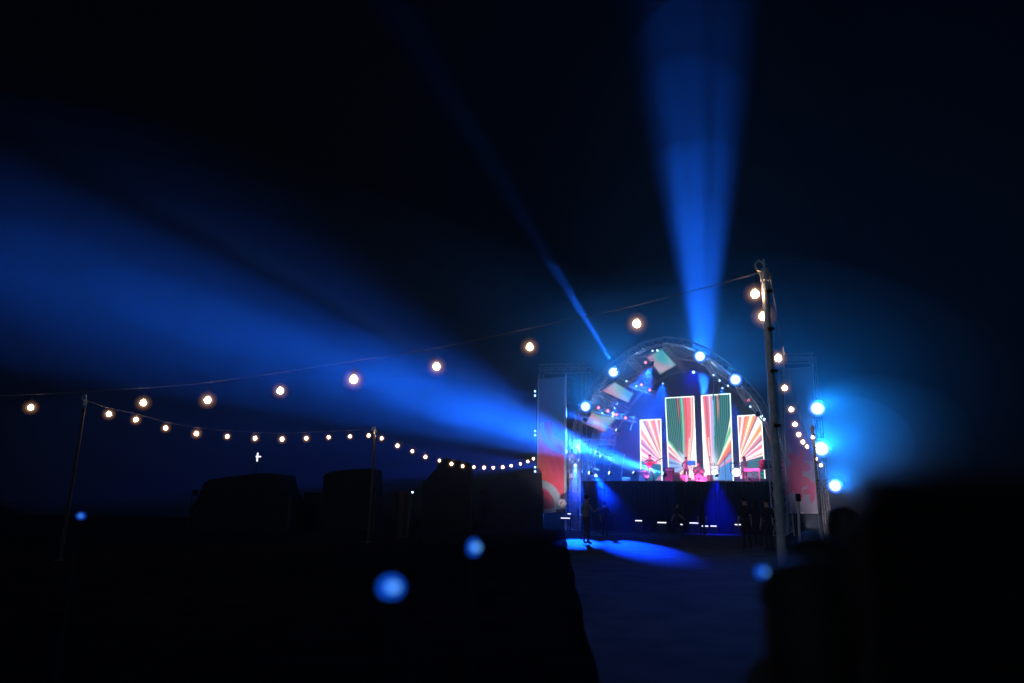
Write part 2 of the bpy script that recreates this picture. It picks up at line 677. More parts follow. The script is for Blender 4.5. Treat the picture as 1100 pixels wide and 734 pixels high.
tube(b, sl(sp(800, 424, -0.3)), sl(sp(830, 470, -0.3)), 0.035)
tube(b, sl(sp(675, 384, 0)), sl(sp(640, 417, 0)), 0.025)
tube(b, sl(sp(618, 470, 0)), sl(sp(606, 500, 0)), 0.02)
for i in (4, 6, 8, 10):
    tube(b, (ap[i].x, 0, ap[i].z), (ap[i + 2].x, RD / 2, ap[i + 2].z), 0.015, n=4)
    tube(b, (ap[i + 2].x, 0, ap[i + 2].z), (ap[i].x, RD / 2, ap[i].z), 0.015, n=4)
obj('bracing', b, 'aluminium', roof)
b = bmesh.new()                                   # low cross truss carrying lamps at the left
straight_truss(b, sl(sp(619, 474, 1.0)), sl(sp(660, 476, 3.0)), 0.3, 0.022, 0.013, 0.4)
obj('lighting_bar', b, 'aluminium', roof)
b = bmesh.new()
straight_truss(b, sl(sp(632, 440, 1.4)), sl(sp(684, 452, 2.2)), 0.28, 0.024, 0.014, 0.4)
obj('lighting_bar', b, 'aluminium', roof)
b = bmesh.new()
straight_truss(b, sl(sp(662, 408, 1.4)), sl(sp(706, 424, 2.2)), 0.28, 0.024, 0.014, 0.4)
obj('lighting_bar', b, 'aluminium', roof)
for x0, y0, x1, y1 in ((682, 446, 677, 462), (640, 478, 634, 500), (671, 488, 667, 514), (767, 405, 766, 430), (773, 410, 772, 430)):
    b = bmesh.new()
    tube(b, sl(sp(x0, y0, 2.0)), sl(sp(x1, y1, 2.0)), 0.03, n=5)
    obj('drop_line', b, 'aluminium', roof)


def roof_light_fn(seed):  # tint and fading edges of the light on the roof skin
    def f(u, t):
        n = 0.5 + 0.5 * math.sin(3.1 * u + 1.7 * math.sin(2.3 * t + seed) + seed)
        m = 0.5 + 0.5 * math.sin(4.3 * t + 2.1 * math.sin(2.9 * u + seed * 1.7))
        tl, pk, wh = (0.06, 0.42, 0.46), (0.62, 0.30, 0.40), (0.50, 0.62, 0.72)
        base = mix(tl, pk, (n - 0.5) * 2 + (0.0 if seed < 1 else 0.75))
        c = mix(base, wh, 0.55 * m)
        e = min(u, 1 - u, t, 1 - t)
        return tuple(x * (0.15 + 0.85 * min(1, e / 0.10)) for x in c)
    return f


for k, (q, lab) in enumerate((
        (((709, 403), (727, 392.5), (711, 374), (694, 383.5)), 'teal light on the roof sheet, built as a glowing panel under the top of the stage roof'),
        (((675, 433), (681, 423), (660, 410), (645.5, 420)), 'pink and white light on the roof sheet, built as a glowing panel beneath the starry lamp on the left roof slope'),
        (((650, 465), (664, 448), (635, 440), (626, 455)), 'lowest pinkish light on the roof sheet, built as a glowing panel above the red lamps at the left roof foot'))):
    e = empty('lit_roof_patch', lab, 'screen', (0, 0, 0), 0, 'light on the roof sheet built as glowing panels')  # light caught by the roof skin, made as self-glowing panels
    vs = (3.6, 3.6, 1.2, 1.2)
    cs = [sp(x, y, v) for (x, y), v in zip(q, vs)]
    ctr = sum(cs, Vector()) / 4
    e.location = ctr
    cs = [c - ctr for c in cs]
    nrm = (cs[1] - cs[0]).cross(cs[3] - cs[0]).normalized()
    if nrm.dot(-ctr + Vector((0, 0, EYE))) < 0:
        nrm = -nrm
    design_grid('panel', cs, 30, 30, roof_light_fn(k * 1.3), 'roof_light_glow', e)
    b = bmesh.new()
    f = [b.verts.new(c - nrm * 0.10) for c in cs]
    h = [b.verts.new(c - nrm * 0.22) for c in cs]
    b.faces.new(f)
    b.faces.new(h)
    for i in range(4):
        b.faces.new((f[i], f[(i + 1) % 4], h[(i + 1) % 4], h[i]))
    bmesh.ops.recalc_face_normals(b, faces=b.faces)
    obj('housing', b, 'black_paint', e)  # backing and hangers belong to the added panel, not the roof
    for c in cs:
        b = bmesh.new()
        tube(b, c - nrm * 0.1, c - nrm * 0.1 + Vector((0, 0, 0.5)), 0.012, n=4)
        obj('hanger', b, 'aluminium', e)

# ------------------------------------------------------------------ LED screens
WHT, PNK, RED, ORG = (1.0, 0.90, 0.80), (0.80, 0.18, 0.30), (0.80, 0.05, 0.06), (0.92, 0.32, 0.08)
SAL, MAU, TEA, DTE = (0.85, 0.16, 0.12), (0.33, 0.14, 0.25), (0.0, 0.20, 0.19), (0.0, 0.03, 0.04)
GRN, LBL, LIL = (0.12, 0.55, 0.30), (0.25, 0.50, 0.85), (0.50, 0.32, 0.72)


def outer_design(flip):
    def f(u, t):
        if flip:
            u = 1 - u
        # rays spread from the lower right edge to the upper left
        dx, dy = (1.12 - u), (t - 0.24) * 2.9
        a = math.degrees(math.atan2(dy, dx))
        if a < 12 + (3 if flip else 0):
            s = 0.5 + 0.5 * math.sin(a * 0.75 + 1.0 + dx * 0.9)
            c = mix(DTE, TEA, s)
            if dy < -1.1 * dx - 0.25 and t < 0.14:
                c = mix(c, PNK, 0.75)
            return mix(c, (0.02, 0.28, 0.30), 0.35 * s)
        st = [(12, WHT), (15, PNK), (18, WHT), (22, SAL), (24, WHT), (30, WHT), (34, PNK), (37, PNK), (40, WHT), (45, MAU), (49, PNK),
              (52, WHT), (55, ORG), (58, ORG), (60, WHT), (64, WHT), (66, MAU), (69, ORG), (72, WHT), (75, ORG), (78, SAL), (81, WHT), (84, SAL), (88, GRN), (92, TEA), (110, GRN)]
        fine = 0.5 + 0.5 * math.sin(a * 2.6)
        return mix(ramp(st, a, 0.45), WHT, 0.12 * fine)
    return f


def inner_left(u, t):
    # strands that rise from the bottom and fan outwards
    x = u
    if t < 0.50 - 0.36 * x and x < 0.66:
        # rays to the lower left over a pale blue glow
        dx, dy = 0.66 - x, (t - 0.16) * 2.9
        a = math.degrees(math.atan2(dy, dx))
        if a > 24:
            st = [(24, LBL), (30, PNK), (36, MAU), (42, WHT), (47, PNK), (52, WHT), (56, GRN), (62, DTE), (66, TEA), (72, DTE), (78, TEA), (84, TEA), (95, LBL)]
            c = ramp(st, a, 0.5)
        elif a > -18:
            c = mix((0.10, 0.16, 0.42), LBL, 0.5 + 0.5 * math.sin(a * 0.35))
        else:
            c = ramp([(-90, WHT), (-70, ORG), (-58, (0.35, 0.30, 0.2)), (-46, WHT), (-34, MAU), (-18, LBL)], a, 0.6)
        g = math.exp(-(((x - 0.58) / 0.22) ** 2 + ((t - 0.26) / 0.12) ** 2))
        return mix(c, (0.75, 0.85, 1.0), 0.75 * g)
    s = 0.62 + (x - 0.62) / (0.08 + 0.84 * (1 - math.exp(-2.4 * max(0.0, t))))
    wob = 0.02 * math.sin(t * 7)
    s = s + wob
    if s < 0.50:
        q = s * 15
        f = 0.5 + 0.5 * math.sin(q * 6.28 / 1.35)
        c = mix(DTE, (0.10, 0.38, 0.34), f ** 2)
        if t > 0.66:
            c = mix(c, RED, max(0, 1 - abs(s - 0.40) / 0.045) * min(1, (t - 0.66) * 6))
        return c
    st = [(0.50, TEA), (0.55, (0.25, 0.62, 0.40)), (0.60, GRN), (0.63, MAU), (0.68, SAL), (0.73, RED), (0.78, PNK), (0.83, SAL), (0.88, WHT if t < 0.5 else PNK),
          (0.93, ORG if t < 0.4 else SAL), (0.97, WHT), (1.02, SAL if t > 0.5 else MAU), (1.08, WHT)]
    c = ramp(st, s, 0.5)
    return mix(c, WHT, max(0, 0.45 - t) * 0.8)


def inner_right(u, t):
    x = u
    dx, dy = x - 0.34, (t - 0.10) * 2.9
    a = math.degrees(math.atan2(dy, max(1e-4, dx))) if dx > 0 else 91
    lim = 62 + 12 * t
    if dx > 0 and a < lim:
        st = [(0, (0.05, 0.22, 0.55)), (26, (0.04, 0.25, 0.6)), (34, PNK), (39, LBL), (47, MAU), (53, SAL), (58, ORG), (61, WHT), (66, GRN), (70, WHT), (75, TEA)]
        c = ramp(st, a, 0.5)
    else:
        s = 0.34 + (x - 0.34) / (0.08 + 0.84 * (1 - math.exp(-2.4 * max(0.0, t)))) + 0.02 * math.sin(t * 6)
        if s < 0.44:
            st = [(-0.05, WHT), (0.02, PNK), (0.07, SAL), (0.11, WHT if t < 0.5 else MAU), (0.16, PNK), (0.21, (0.35, 0.16, 0.2) if t < 0.4 else PNK), (0.25, WHT), (0.29, LIL), (0.33, (0.75, 0.30, 0.65)),
                  (0.38, LBL), (0.43, (0.08, 0.42, 0.50)), (0.48, TEA)]
            c = ramp(st, s, 0.6)
        else:
            f = 0.5 + 0.5 * math.sin(s * 15 * 6.28 / 1.35)
            c = mix(DTE, (0.08, 0.36, 0.34), f ** 2)
            if t > 0.66:
                c = mix(c, SAL, max(0, 1 - abs(s - 0.60) / 0.05) * min(1, (t - 0.66) * 6))
    g = math.exp(-(((x - 0.36) / 0.13) ** 2 + ((t - 0.14) / 0.16) ** 2))
    return mix(c, (0.85, 0.9, 1.0), 0.85 * g)


SCREENS = [
    (((688.6, 516), (711.2, 516), (709.8, 450.5), (687.8, 451.5)), outer_design(False), 'small LED screen at the left showing pink and white rays'),
    (((718.8, 516), (748.4, 516), (745.2, 426.0), (714.8, 427.8)), inner_left, 'tall LED screen with green strands and a red streak, left of the two tall ones'),
    (((757.0, 516), (787.8, 516), (784.3, 423.2), (753.4, 425.2)), inner_right, 'tall LED screen with lilac and teal strands, right of the two tall ones'),
    (((796.0, 514), (821.8, 514), (817.6, 445.6), (792.4, 447.2)), outer_design(True), 'small LED screen at the right showing orange rays over teal'),
]
SCV = 6.0
for q, fn, lab in SCREENS:
    cs = [sp(x, y, SCV) for x, y in q]
    base = (cs[0] + cs[1]) / 2
    e = empty('led_screen', lab, 'screen', (base.x, base.y, DECK), 0, 'upright LED screens on the stage')
    cs = [c - e.location for c in cs]
    back = SV
    design_grid('picture', cs, 64, 150, fn, 'screen_picture', e)
    b = bmesh.new()
    bl, br, tr, tl = [c - back * 0.02 for c in cs]
    rr = 0.055
    for p, q2 in ((bl, tl), (tl, tr), (tr, br)):
        d = (q2 - p).normalized()
        box(b, (p + q2) / 2, ((q2 - p).length + rr * 0.9, rr, rr), d.to_track_quat('X', 'Z').to_matrix())
    obj('lit_border', b, 'screen_border', e)
    b = bmesh.new()
    f = [b.verts.new(c + back * 0.05) for c in cs]
    h = [b.verts.new(c + back * 0.25) for c in cs]
    b.faces.new(f)
    b.faces.new(h)
    for i in range(4):
        b.faces.new((f[i], f[(i + 1) % 4], h[(i + 1) % 4], h[i]))
    bmesh.ops.recalc_face_normals(b, faces=b.faces)
    obj('cabinet', b, 'black_paint', e)
    b = bmesh.new()
    m0, m1 = (cs[0] + cs[1]) / 2 + back * 0.5, (cs[2] + cs[3]) / 2 + back * 0.4
    tube(b, Vector((m0.x, m0.y, 0)), m1, 0.05)
    tube(b, Vector((m0.x, m0.y, 0.05)), Vector((m0.x, m0.y, 0.05)) + back * 0.9, 0.05)
    tube(b, Vector((m0.x, m0.y, 0.05)) + back * 0.9, m0.lerp(m1, 0.5), 0.03)
    obj('support', b, 'black_paint', e)

# ------------------------------------------------------------------ banners


def left_print(u, t):
    red, pink, org, grey, steel = (0.55, 0.02, 0.07), (0.60, 0.05, 0.09), (0.75, 0.14, 0.06), (0.30, 0.40, 0.46), (0.10, 0.22, 0.32)
    x, y = u * 1.0, t * 4.8
    if u < 0.05 or u > 0.95 or t < 0.028:
        return (0.42, 0.50, 0.55)
    r = math.hypot(x + 0.15, y - 0.15)
    if y < 1.75 and r < 0.80:
        return (0.50, 0.01, 0.07)
    if y < 1.75 and r < 1.05:
        return grey
    # flowing flame shape above
    edge = 2.45 - 1.15 * max(0, x - 0.05) ** 0.9
    r2 = math.hypot(x - 1.25, y - 3.1)
    c = mix(pink, org, max(0, 1 - x * 1.6))
    if y > 1.3:
        if 1.02 < r2 < 1.17:
            c = grey
        elif r2 < 1.02 and r2 > 0.72:
            c = (0.42, 0.02, 0.10)
        elif r2 <= 0.72:
            c = (0.12, 0.25, 0.34)
        elif y > edge + 0.55:
            c = (0.14, 0.26, 0.34)
        s = math.sin((x * 3 + y) * 9)
        c = mix(c, (0.75, 0.25, 0.22), 0.18 * max(0, s)) if c[0] > 0.3 else c
    if y > 3.2:
        k = math.hypot(x - 0.95, (y - 3.4) * 0.6)
        c = mix((0.10, 0.22, 0.32), (0.06, 0.26, 0.36), 1 if k < 0.5 else 0)
    return c


def right_print(u, t):
    bg, pk, pu = (0.32, 0.30, 0.40), (0.55, 0.06, 0.16), (0.30, 0.08, 0.34)
    x, y = u, t * 3.6
    c = mix(bg, (0.16, 0.30, 0.44), (t - 0.45) * 3)
    for cx, cy, rr, k in ((0.32, 0.75, 0.48, 0), (0.40, 1.15, 0.42, 1), (0.85, 0.55, 0.30, 2)):
        dx, dy = x - cx, y - cy
        a = math.atan2(dy, dx)
        if math.hypot(dx, dy) < rr * (0.75 + 0.25 * math.cos(5 * a + k)):
            return pk
    if y > 1.25 and y < 2.35 + 0.25 * math.sin(x * 7):
        if math.sin(x * 5 + y * 3.2) > -0.35:
            return pu
    return c


def banner(name_label, q, v, fn, seed):
    cs = [sp(x, y, v) for x, y in q]
    base = (cs[0] + cs[1]) / 2
    e = empty('banner', name_label, 'banner', (base.x, base.y, 0), 0, 'tall printed banners beside the stage')
    cs = [c - e.location for c in cs]
    nx, ny = 40, 170
    o = design_grid('fabric', cs, nx, ny, fn, 'banner_print', e)
    for vtx in o.data.vertices:                       # soft ripples of stretched cloth
        j, i = divmod(vtx.index, nx + 1)
        u, t = i / nx, j / ny
        e2 = min(u, 1 - u) * 4
        vtx.co += SV * (0.03 * min(1, e2) * math.sin(9 * t + 5 * u + seed) + 0.012 * math.sin(31 * t + 3 * u))
    for p in o.data.polygons:
        p.use_smooth = True
    bl, br, tr, tl = cs
    off = SV * 0.12
    for p, q2 in ((bl, tl), (br, tr)):
        b = bmesh.new()
        tube(b, Vector((p.x, p.y, 0)) + off, q2 + off + Vector((0, 0, 0.25)), 0.05, n=8)
        obj('post', b, 'galvanised', e)
    for p, q2 in ((bl, br), (tl, tr)):
        b = bmesh.new()
        tube(b, p + off, q2 + off, 0.035)
        obj('crossbar', b, 'galvanised', e)
    return e, cs


ban, bcs = banner('red and grey printed banner standing left of the stage', ((576.2, 552), (607.0, 548.5), (607.3, 405.5), (578.0, 407.5)), -1.2, left_print, 0)
ban2, bcs2 = banner('pink petal printed banner behind the tall pole right of the stage', ((844.5, 551), (879.0, 551), (873.0, 395), (842.5, 396)), 2.5, right_print, 2)

em = empty('emblem_sign', 'small round emblem sign with lettering at the foot of the red banner', 'sign', sp(604, 541, -1.9))
ctr = em.location.copy()
fx = (SV * -1)
Q = fx.to_track_quat('Z', 'Y').to_matrix().to_4x4()
rad = 4.6 / FPX * ctr.y
b = bmesh.new()
lathe(b, [(rad, -0.03), (rad, 0.0), (rad * 0.96, 0.012)], (0, 0, 0), 28, Q)
obj('disc', b, 'emblem_grey', em)
b = bmesh.new()
T = Q @ Matrix.Translation((0, 0, 0.02))
for pts in (((-0.55, -0.10), (-0.15, -0.05), (0.05, -0.55), (0.30, -0.2), (0.45, 0.02), (0.15, -0.10), (-0.1, -0.65), (-0.4, -0.35)),):
    pass
for x, y, r in ((-0.10, -0.30, 0.22), (0.10, -0.12, 0.18), (-0.02, -0.52, 0.2), (0.28, 0.0, 0.12)):
    sphere(b, T @ Vector((x * rad, y * rad, 0)), r * rad, (1, 1, 1), 2)
obj('figure_mark', b, 'emblem_white', em)
b = bmesh.new()
for x, y, r in ((-0.18, 0.14, 0.2), (0.0, 0.28, 0.13), (-0.32, -0.02, 0.12)):
    sphere(b, T @ Vector((x * rad, y * rad, 0)), r * rad, (1, 1, 1), 2)
obj('dark_mark', b, 'emblem_dark', em)  # dark part of the emblem design


def text_mesh(s, size, m, parent, M):
    cu = bpy.data.curves.new('lettering', 'FONT')
    cu.body = s
    cu.size = size
    cu.extrude = 0.006
    cu.align_x = 'CENTER'
    t = bpy.data.objects.new('lettering', cu)
    col.objects.link(t)
    me = bpy.data.meshes.new_from_object(t.evaluated_get(bpy.context.evaluated_depsgraph_get()))
    bpy.data.objects.remove(t)
    me.transform(M)
    me.materials.clear()
    me.materials.append(MATS[m])
    o = bpy.data.objects.new('lettering', me)
    col.objects.link(o)
    o.parent = parent
    return o


pl = sp(603.5, 551.5, -1.9) - ctr
# face the lettering towards the field (out of -v)
TM = Matrix((SU.to_4d(), Vector((0, 0, 1, 0)), (-SV).to_4d(), Vector((0, 0, 0, 1)))).transposed()
TM[0][3] = TM[1][3] = TM[2][3] = 0
TM[3][3] = 1
for i in range(3):
    TM[3][i] = 0
b = bmesh.new()
pz = sp(602.5, 549.3, -1.88) - ctr
box(b, pz, (0.56, 0.02, 0.24), Matrix.Rotation(YAW, 3, 'Z'))
obj('lettering_plate', b, 'emblem_dark', em)
text_mesh('DS', 0.30, 'emblem_grey', em, Matrix.Translation(sp(602.5, 551.2, -1.95) - ctr) @ TM)
b = bmesh.new()
tube(b, Vector((0, 0, -rad * 0.9)) - fx * 0.05, Vector((0, 0, -ctr.z)) - fx * 0.05, 0.03)
obj('stand', b, 'black_paint', em)

# ------------------------------------------------------------------ PA towers behind the banners


def scaffold(label, px, v, ytop, w, boxes):
    base = sp(px, 520, v)
    top = sp(px, ytop, v).z
    e = empty('scaffold_tower', label, 'scaffold', (base.x, base.y, 0), YAW)
    b = bmesh.new()
    for s in (-1, 1):
        straight_truss(b, (s * w / 2, 0, 0), (s * w / 2, 0, top), 0.24, 0.026, 0.013, 0.9)
    obj('upright', b, 'aluminium', e)
    b = bmesh.new()
    k = int(top / 1.1)
    for i in range(1, k + 1):
        tube(b, (-w / 2, -0.13, i * 1.1), (w / 2, -0.13, i * 1.1), 0.02, n=5)
        tube(b, (-w / 2, 0.13, i * 1.1), (w / 2, 0.13, i * 1.1 - 0.9), 0.016, n=5)
    obj('rung', b, 'aluminium', e)
    for z in boxes:
        b = bmesh.new()
        zz = sp(px, z, v).z
        box(b, (-0.1, -0.25, zz), (0.32, 0.22, 0.26), bev=0.02)
        obj('junction_box', b, 'pale_shell', e)
    return e


scaffold('narrow scaffold tower with pale boxes beside the red banner', 617.5, -0.6, 473, 0.36, (490, 511))
scaffold('lattice leg tower partly hidden behind the tall right pole', 832.5, -0.4, 470, 0.30, ())


def pa_tower(label, px0, px1, ytop, v):
    a, c = sp(px0, ytop, v), sp(px1, ytop - 1, v)
    m = (a + c) / 2
    e = empty('speaker_tower', label, 'tower', (m.x, m.y, 0), 0)
    a, c = a - e.location, c - e.location
    for p in (a.lerp(c, 0.04), a.lerp(c, 0.96)):
        b = bmesh.new()
        straight_truss(b, Vector((p.x, p.y, 0)), p, 0.3, 0.022, 0.012, 0.6)
        obj('tower_leg', b, 'aluminium', e)
    b = bmesh.new()
    straight_truss(b, a, c, 0.40, 0.024, 0.014, 0.5)
    obj('top_truss', b, 'aluminium', e)
    b = bmesh.new()
    straight_truss(b, a + SV * 1.2, c + SV * 1.2, 0.40, 0.024, 0.014, 0.5)
    obj('top_truss', b, 'aluminium', e)
    for i in range(4):
        b = bmesh.new()
        p = a.lerp(c, 0.5) + SV * 0.5
        box(b, (p.x, p.y, p.z - 0.9 - 0.42 * i), (1.1, 0.6, 0.38), Matrix.Rotation(YAW, 3, 'Z') @ Matrix.Rotation(R(3 * i), 3, 'X'), 0.03)
        obj('line_array_speaker', b, 'black_paint', e)


pa_tower('speaker tower with a faint top truss behind the red banner', 580, 629, 395, 3.0)
pa_tower('speaker tower with a faint top truss behind the pink petal banner', 836, 874, 384, 6.0)

# ------------------------------------------------------------------ string-light poles


def string_pole(label, px, ytop, Y, r0, r1, pbase=None, steel='galvanised'):
    top = at(px, ytop, Y)
    bs = Vector((top.x, Y, 0)) if pbase is None else Vector(pbase)
    e = empty('light_pole', label, 'pole', bs, 0, 'poles holding the string lights')
    t = top - bs
    b = bmesh.new()
    tube(b, (0, 0, 0), t, r0, r1, 14)
    obj('shaft', b, steel, e, smooth=False)
    b = bmesh.new()
    lathe(b, [(r0 * 3.2, 0.0), (r0 * 3.2, 0.02), (r0 * 1.3, 0.03), (r0 * 1.25, 0.12)], (0, 0, 0.004), 16)
    obj('base_plate', b, 'dark_pole', e)
    b = bmesh.new()
    d = t.normalized()
    lathe(b, [(r1 * 1.35, -0.16), (r1 * 1.4, -0.04), (r1 * 1.05, 0.0)], t, 12)
    tube(b, t + Vector((0, 0, 0.0)), t + Vector((0, 0, 0.13)), r1 * 0.35)
    tube(b, t + Vector((-r1 * 2.2, 0, -0.02)), t + Vector((r1 * 2.2, 0, -0.07)), r1 * 0.3)
    poly_tube(b, [t + Vector((-r1 * 2.2, 0, -0.02)), t + Vector((-r1 * 2.8, 0, 0.06)), t + Vector((-r1 * 1.4, 0, 0.12)), t + Vector((0, 0, 0.05))], r1 * 0.22)
    tube(b, t + Vector((0, -r1 * 1.2, -0.12)), t + Vector((r1 * 1.6, -r1, -0.30)), r1 * 0.25)
    obj('hook_bracket', b, 'galvanised', e)
    for k in (0.55, 0.7, 0.82, 0.93):
        b = bmesh.new()
        p = t * k
        box(b, p + Vector((r0 * 0.4, -r0, 0)), (r0 * 1.6, r0 * 0.6, 0.035))
        obj('cable_tie', b, 'rubber', e)
    return e, top


P_R, topR = string_pole('tall pale metal pole at the right, nearest and tallest, holding two light strings', 821, 289, 8.3, 0.052, 0.042, pbase=Vector((at(846, 690, 8.3).x, 8.3, 0)))
P_L, topL = string_pole('thin pole at the far left with a white bracket on top', 92, 429, 17.0, 0.04, 0.032, steel='dark_pole')
P_M, topM = string_pole('thin dark pole in front of the box shaped tent', 403, 462, 26.0, 0.045, 0.04, steel='dark_pole')
P_F, topF = string_pole('thin white pole in front of the pink petal banner', 872.5, 458, 26.0, 0.055, 0.05)
# slim short post with a box on it, in front of the petal banner
e = empty('bollard_post', 'short dark post in front of the pink petal banner', 'post', (at(857, 560, 24).x, 24, 0))
t = at(857, 533, 24) - e.location
b = bmesh.new()
tube(b, (0, 0, 0), t, 0.045, n=10)
obj('shaft', b, 'galvanised', e)
b = bmesh.new()
box(b, t + Vector((0, -0.02, -0.05)), (0.16, 0.12, 0.26), bev=0.02)
obj('head', b, 'black_paint', e)
# tiny mast with a cross piece in the far left
e = empty('mast', 'tiny white cross shaped mast top under the second light string', 'mast', (at(277, 490, 40).x, 40, 0))
t = at(277, 486.5, 40) - e.location
b = bmesh.new()
tube(b, (0, 0, 0), t - Vector((0, 0, 0.5)), 0.03, n=6)
obj('shaft', b, 'black_paint', e)
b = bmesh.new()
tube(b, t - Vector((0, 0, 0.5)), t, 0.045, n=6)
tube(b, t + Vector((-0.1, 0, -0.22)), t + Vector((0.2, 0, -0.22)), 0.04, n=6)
obj('cross_piece', b, 'strip_white', e)  # glow put into the cross piece, which is no lamp

# ------------------------------------------------------------------ string lights


def string_lights(label, wire, bulbs, drop, r, wr=0.0055):
    """wire: world points of the cable; bulbs: world centres of the globes"""
    o = wire[0].copy()
    e = empty('string_lights', label, 'string lights', o, 0, 'strings of warm bulbs over the field')
    b = bmesh.new()
    # smooth the cable
    pts = []
    n = len(wire)
    for i in range(n - 1):
        p0, p1, p2, p3 = wire[max(0, i - 1)], wire[i], wire[i + 1], wire[min(n - 1, i + 2)]
        for k in range(5):
            t = k / 5
            pts.append(0.5 * ((2 * p1) + (p2 - p0) * t + (2 * p0 - 5 * p1 + 4 * p2 - p3) * t * t + (3 * p1 - p0 - 3 * p2 + p3) * t ** 3))
    pts.append(wire[-1])
    poly_tube(b, [p - o for p in pts], wr, 5)
    obj('cable', b, 'cable_rubber', e)
    for c in bulbs:
        c = c - o
        rr = r * random.uniform(0.86, 1.10)
        b = bmesh.new()
        lathe(b, [(rr * 0.12, -rr), (rr * 0.6, -rr * 0.8), (rr * 0.95, -rr * 0.3), (rr, 0.05 * rr), (rr * 0.85, rr * 0.5), (rr * 0.5, rr * 0.85), (rr * 0.35, rr * 1.1)], (0, 0, 0), 12)
        bo = obj('bulb', b, random.choice(('bulb_glow0', 'bulb_glow1', 'bulb_glow1', 'bulb_glow2')), e, c, True)
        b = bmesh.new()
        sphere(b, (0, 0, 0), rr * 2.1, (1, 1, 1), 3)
        obj('halo_inner', b, 'halo_glow', bo, smooth=True)  # added sphere of glow that stands for the bulb's halo
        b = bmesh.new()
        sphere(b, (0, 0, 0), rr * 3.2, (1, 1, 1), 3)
        obj('halo_outer', b, 'halo_glow_faint', bo, smooth=True)  # wider and fainter sphere of the same added halo
        b = bmesh.new()
        lathe(b, [(rr * 0.38, rr * 1.1), (rr * 0.42, rr * 1.9), (rr * 0.2, rr * 2.1)], (0, 0, 0), 8)
        if drop > rr * 2.1:
            tube(b, (0, 0, rr * 2.1), (0, 0, drop), wr * 0.8, n=5)
        obj('socket', b, 'cable_rubber', bo)
    return e


BR = 0.05
# string from the tall right pole to the far left
xs = [(811, 316, 17), (684, 348, 20), (569, 373, 20), (469, 394, 20), (380, 408, 20), (301, 420, 20), (223, 430, 19), (154, 433, 16), (33, 438, 14)]


def d_near(x):
    s = 0.0
    lo, hi = 0.0, 1.3
    for _ in range(50):
        s = (lo + hi) / 2
        xx = ((1 - s) * 821 * 8.3 + s * 33 * 12.6) / (8.3 + 4.3 * s)
        if xx > x:
            lo = s
        else:
            hi = s
    return 8.3 + 4.3 * s


wire = [topR + Vector((-0.05, 0, -0.05))]
bl = []
for x, y, k in xs:
    Y = d_near(x)
    bl.append(at(x, y, Y))
    if x < 800:
        wire.append(at(x, y - k, Y))
wire.append(at(-90, 428, d_near(-90)))
string_lights('long string of big warm bulbs from the tall right pole to the far left', wire, bl, 0.21, BR)
# string from the right pole away to the thin white pole
rs = [(820, 340, 9.2), (836, 385, 11.2), (843, 417, 13.2), (850, 440, 15.3), (854, 456, 17.3), (858, 467, 19.3), (862.5, 475, 21.3), (867, 480, 23.2), (873, 470, 25.6)]
wire = [topR + Vector((0.06, 0, -0.05))] + [at(x + 6, y - 6, Y) for x, y, Y in rs[1:-1]] + [topF + Vector((0, -0.06, -0.05))]
string_lights('string of warm bulbs receding from the tall right pole to the thin white pole', wire, [at(*q) for q in rs], 0.12, BR)
wire = [topF + Vector((0.05, 0.05, -0.05)), at(877, 487, 28), at(882, 496, 30), at(889, 500, 33)]
string_lights('short string of bulbs behind the thin white pole by the dazzling lamps', wire, [at(876.5, 493, 28), at(882, 500, 30)], 0.12, BR)
ls = [(117, 445), (146, 451), (178, 460), (211, 466), (244, 469), (274, 471), (303, 472), (329, 471), (353, 470), (376, 469), (396, 468)]
wire = [topL + Vector((0.02, 0, -0.02))]
bl = []
for x, y in ls:
    s = (x - 92) / (403 - 92)
    Y = 1 / ((1 - s) / 17 + s / 26)
    bl.append(at(x, y, Y))
    wire.append(at(x, y - 6.5, Y))
wire.append(topM + Vector((0, 0, -0.02)))
string_lights('sagging string of bulbs between the far left pole and the thin dark pole', wire, bl, 0.14, BR)
ms = [(410, 471), (427, 479), (443, 485), (457, 491), (472, 495), (485, 498.5), (497, 501), (509, 502), (520, 502.5), (530, 502.5), (540, 502), (549, 500.5), (559, 498.5), (567, 496), (573, 493)]
wire = [topM + Vector((0.02, 0, -0.02))]
bl = []
for x, y in ms:
    s = (x - 403) / (578 - 403)
    Y = 1 / ((1 - s) / 26 + s / 39)
    bl.append(at(x, y, Y))
    wire.append(at(x + 2, y - 4.5, Y))
wire.append(at(579, 487, 39.3))
string_lights('sagging string of bulbs between the thin dark pole and the red banner', wire, bl, 0.15, BR)

# ------------------------------------------------------------------ stage lights
BLUE = (0.015, 0.17, 1.0)
CYAN = (0.01, 0.32, 1.0)
EYEP = Vector((0, 0, EYE))
STAR_P = 2600
for x, y, v, k, lab in (
        (629, 437, -0.25, 0.9, 'dazzling blue lamp at the left foot of the arch'),
        (659, 400, -0.25, 1.0, 'dazzling blue lamp on the left slope of the arch'),
        (752, 383, -0.25, 0.9, 'dazzling blue lamp right of the top of the arch'),
        (790, 408, -0.25, 1.0, 'dazzling blue lamp on the right slope of the arch')):
    p = sp(x, y, v)
    fixture(lab, p, EYEP + Vector((-3, 0, 2)), 0.40, 'lens_blue', 'dazzling blue lamps on the arch', lamp=(CYAN, STAR_P * k * 1.1, 125, 0.7, p + Vector((0, -10, 6.5))))
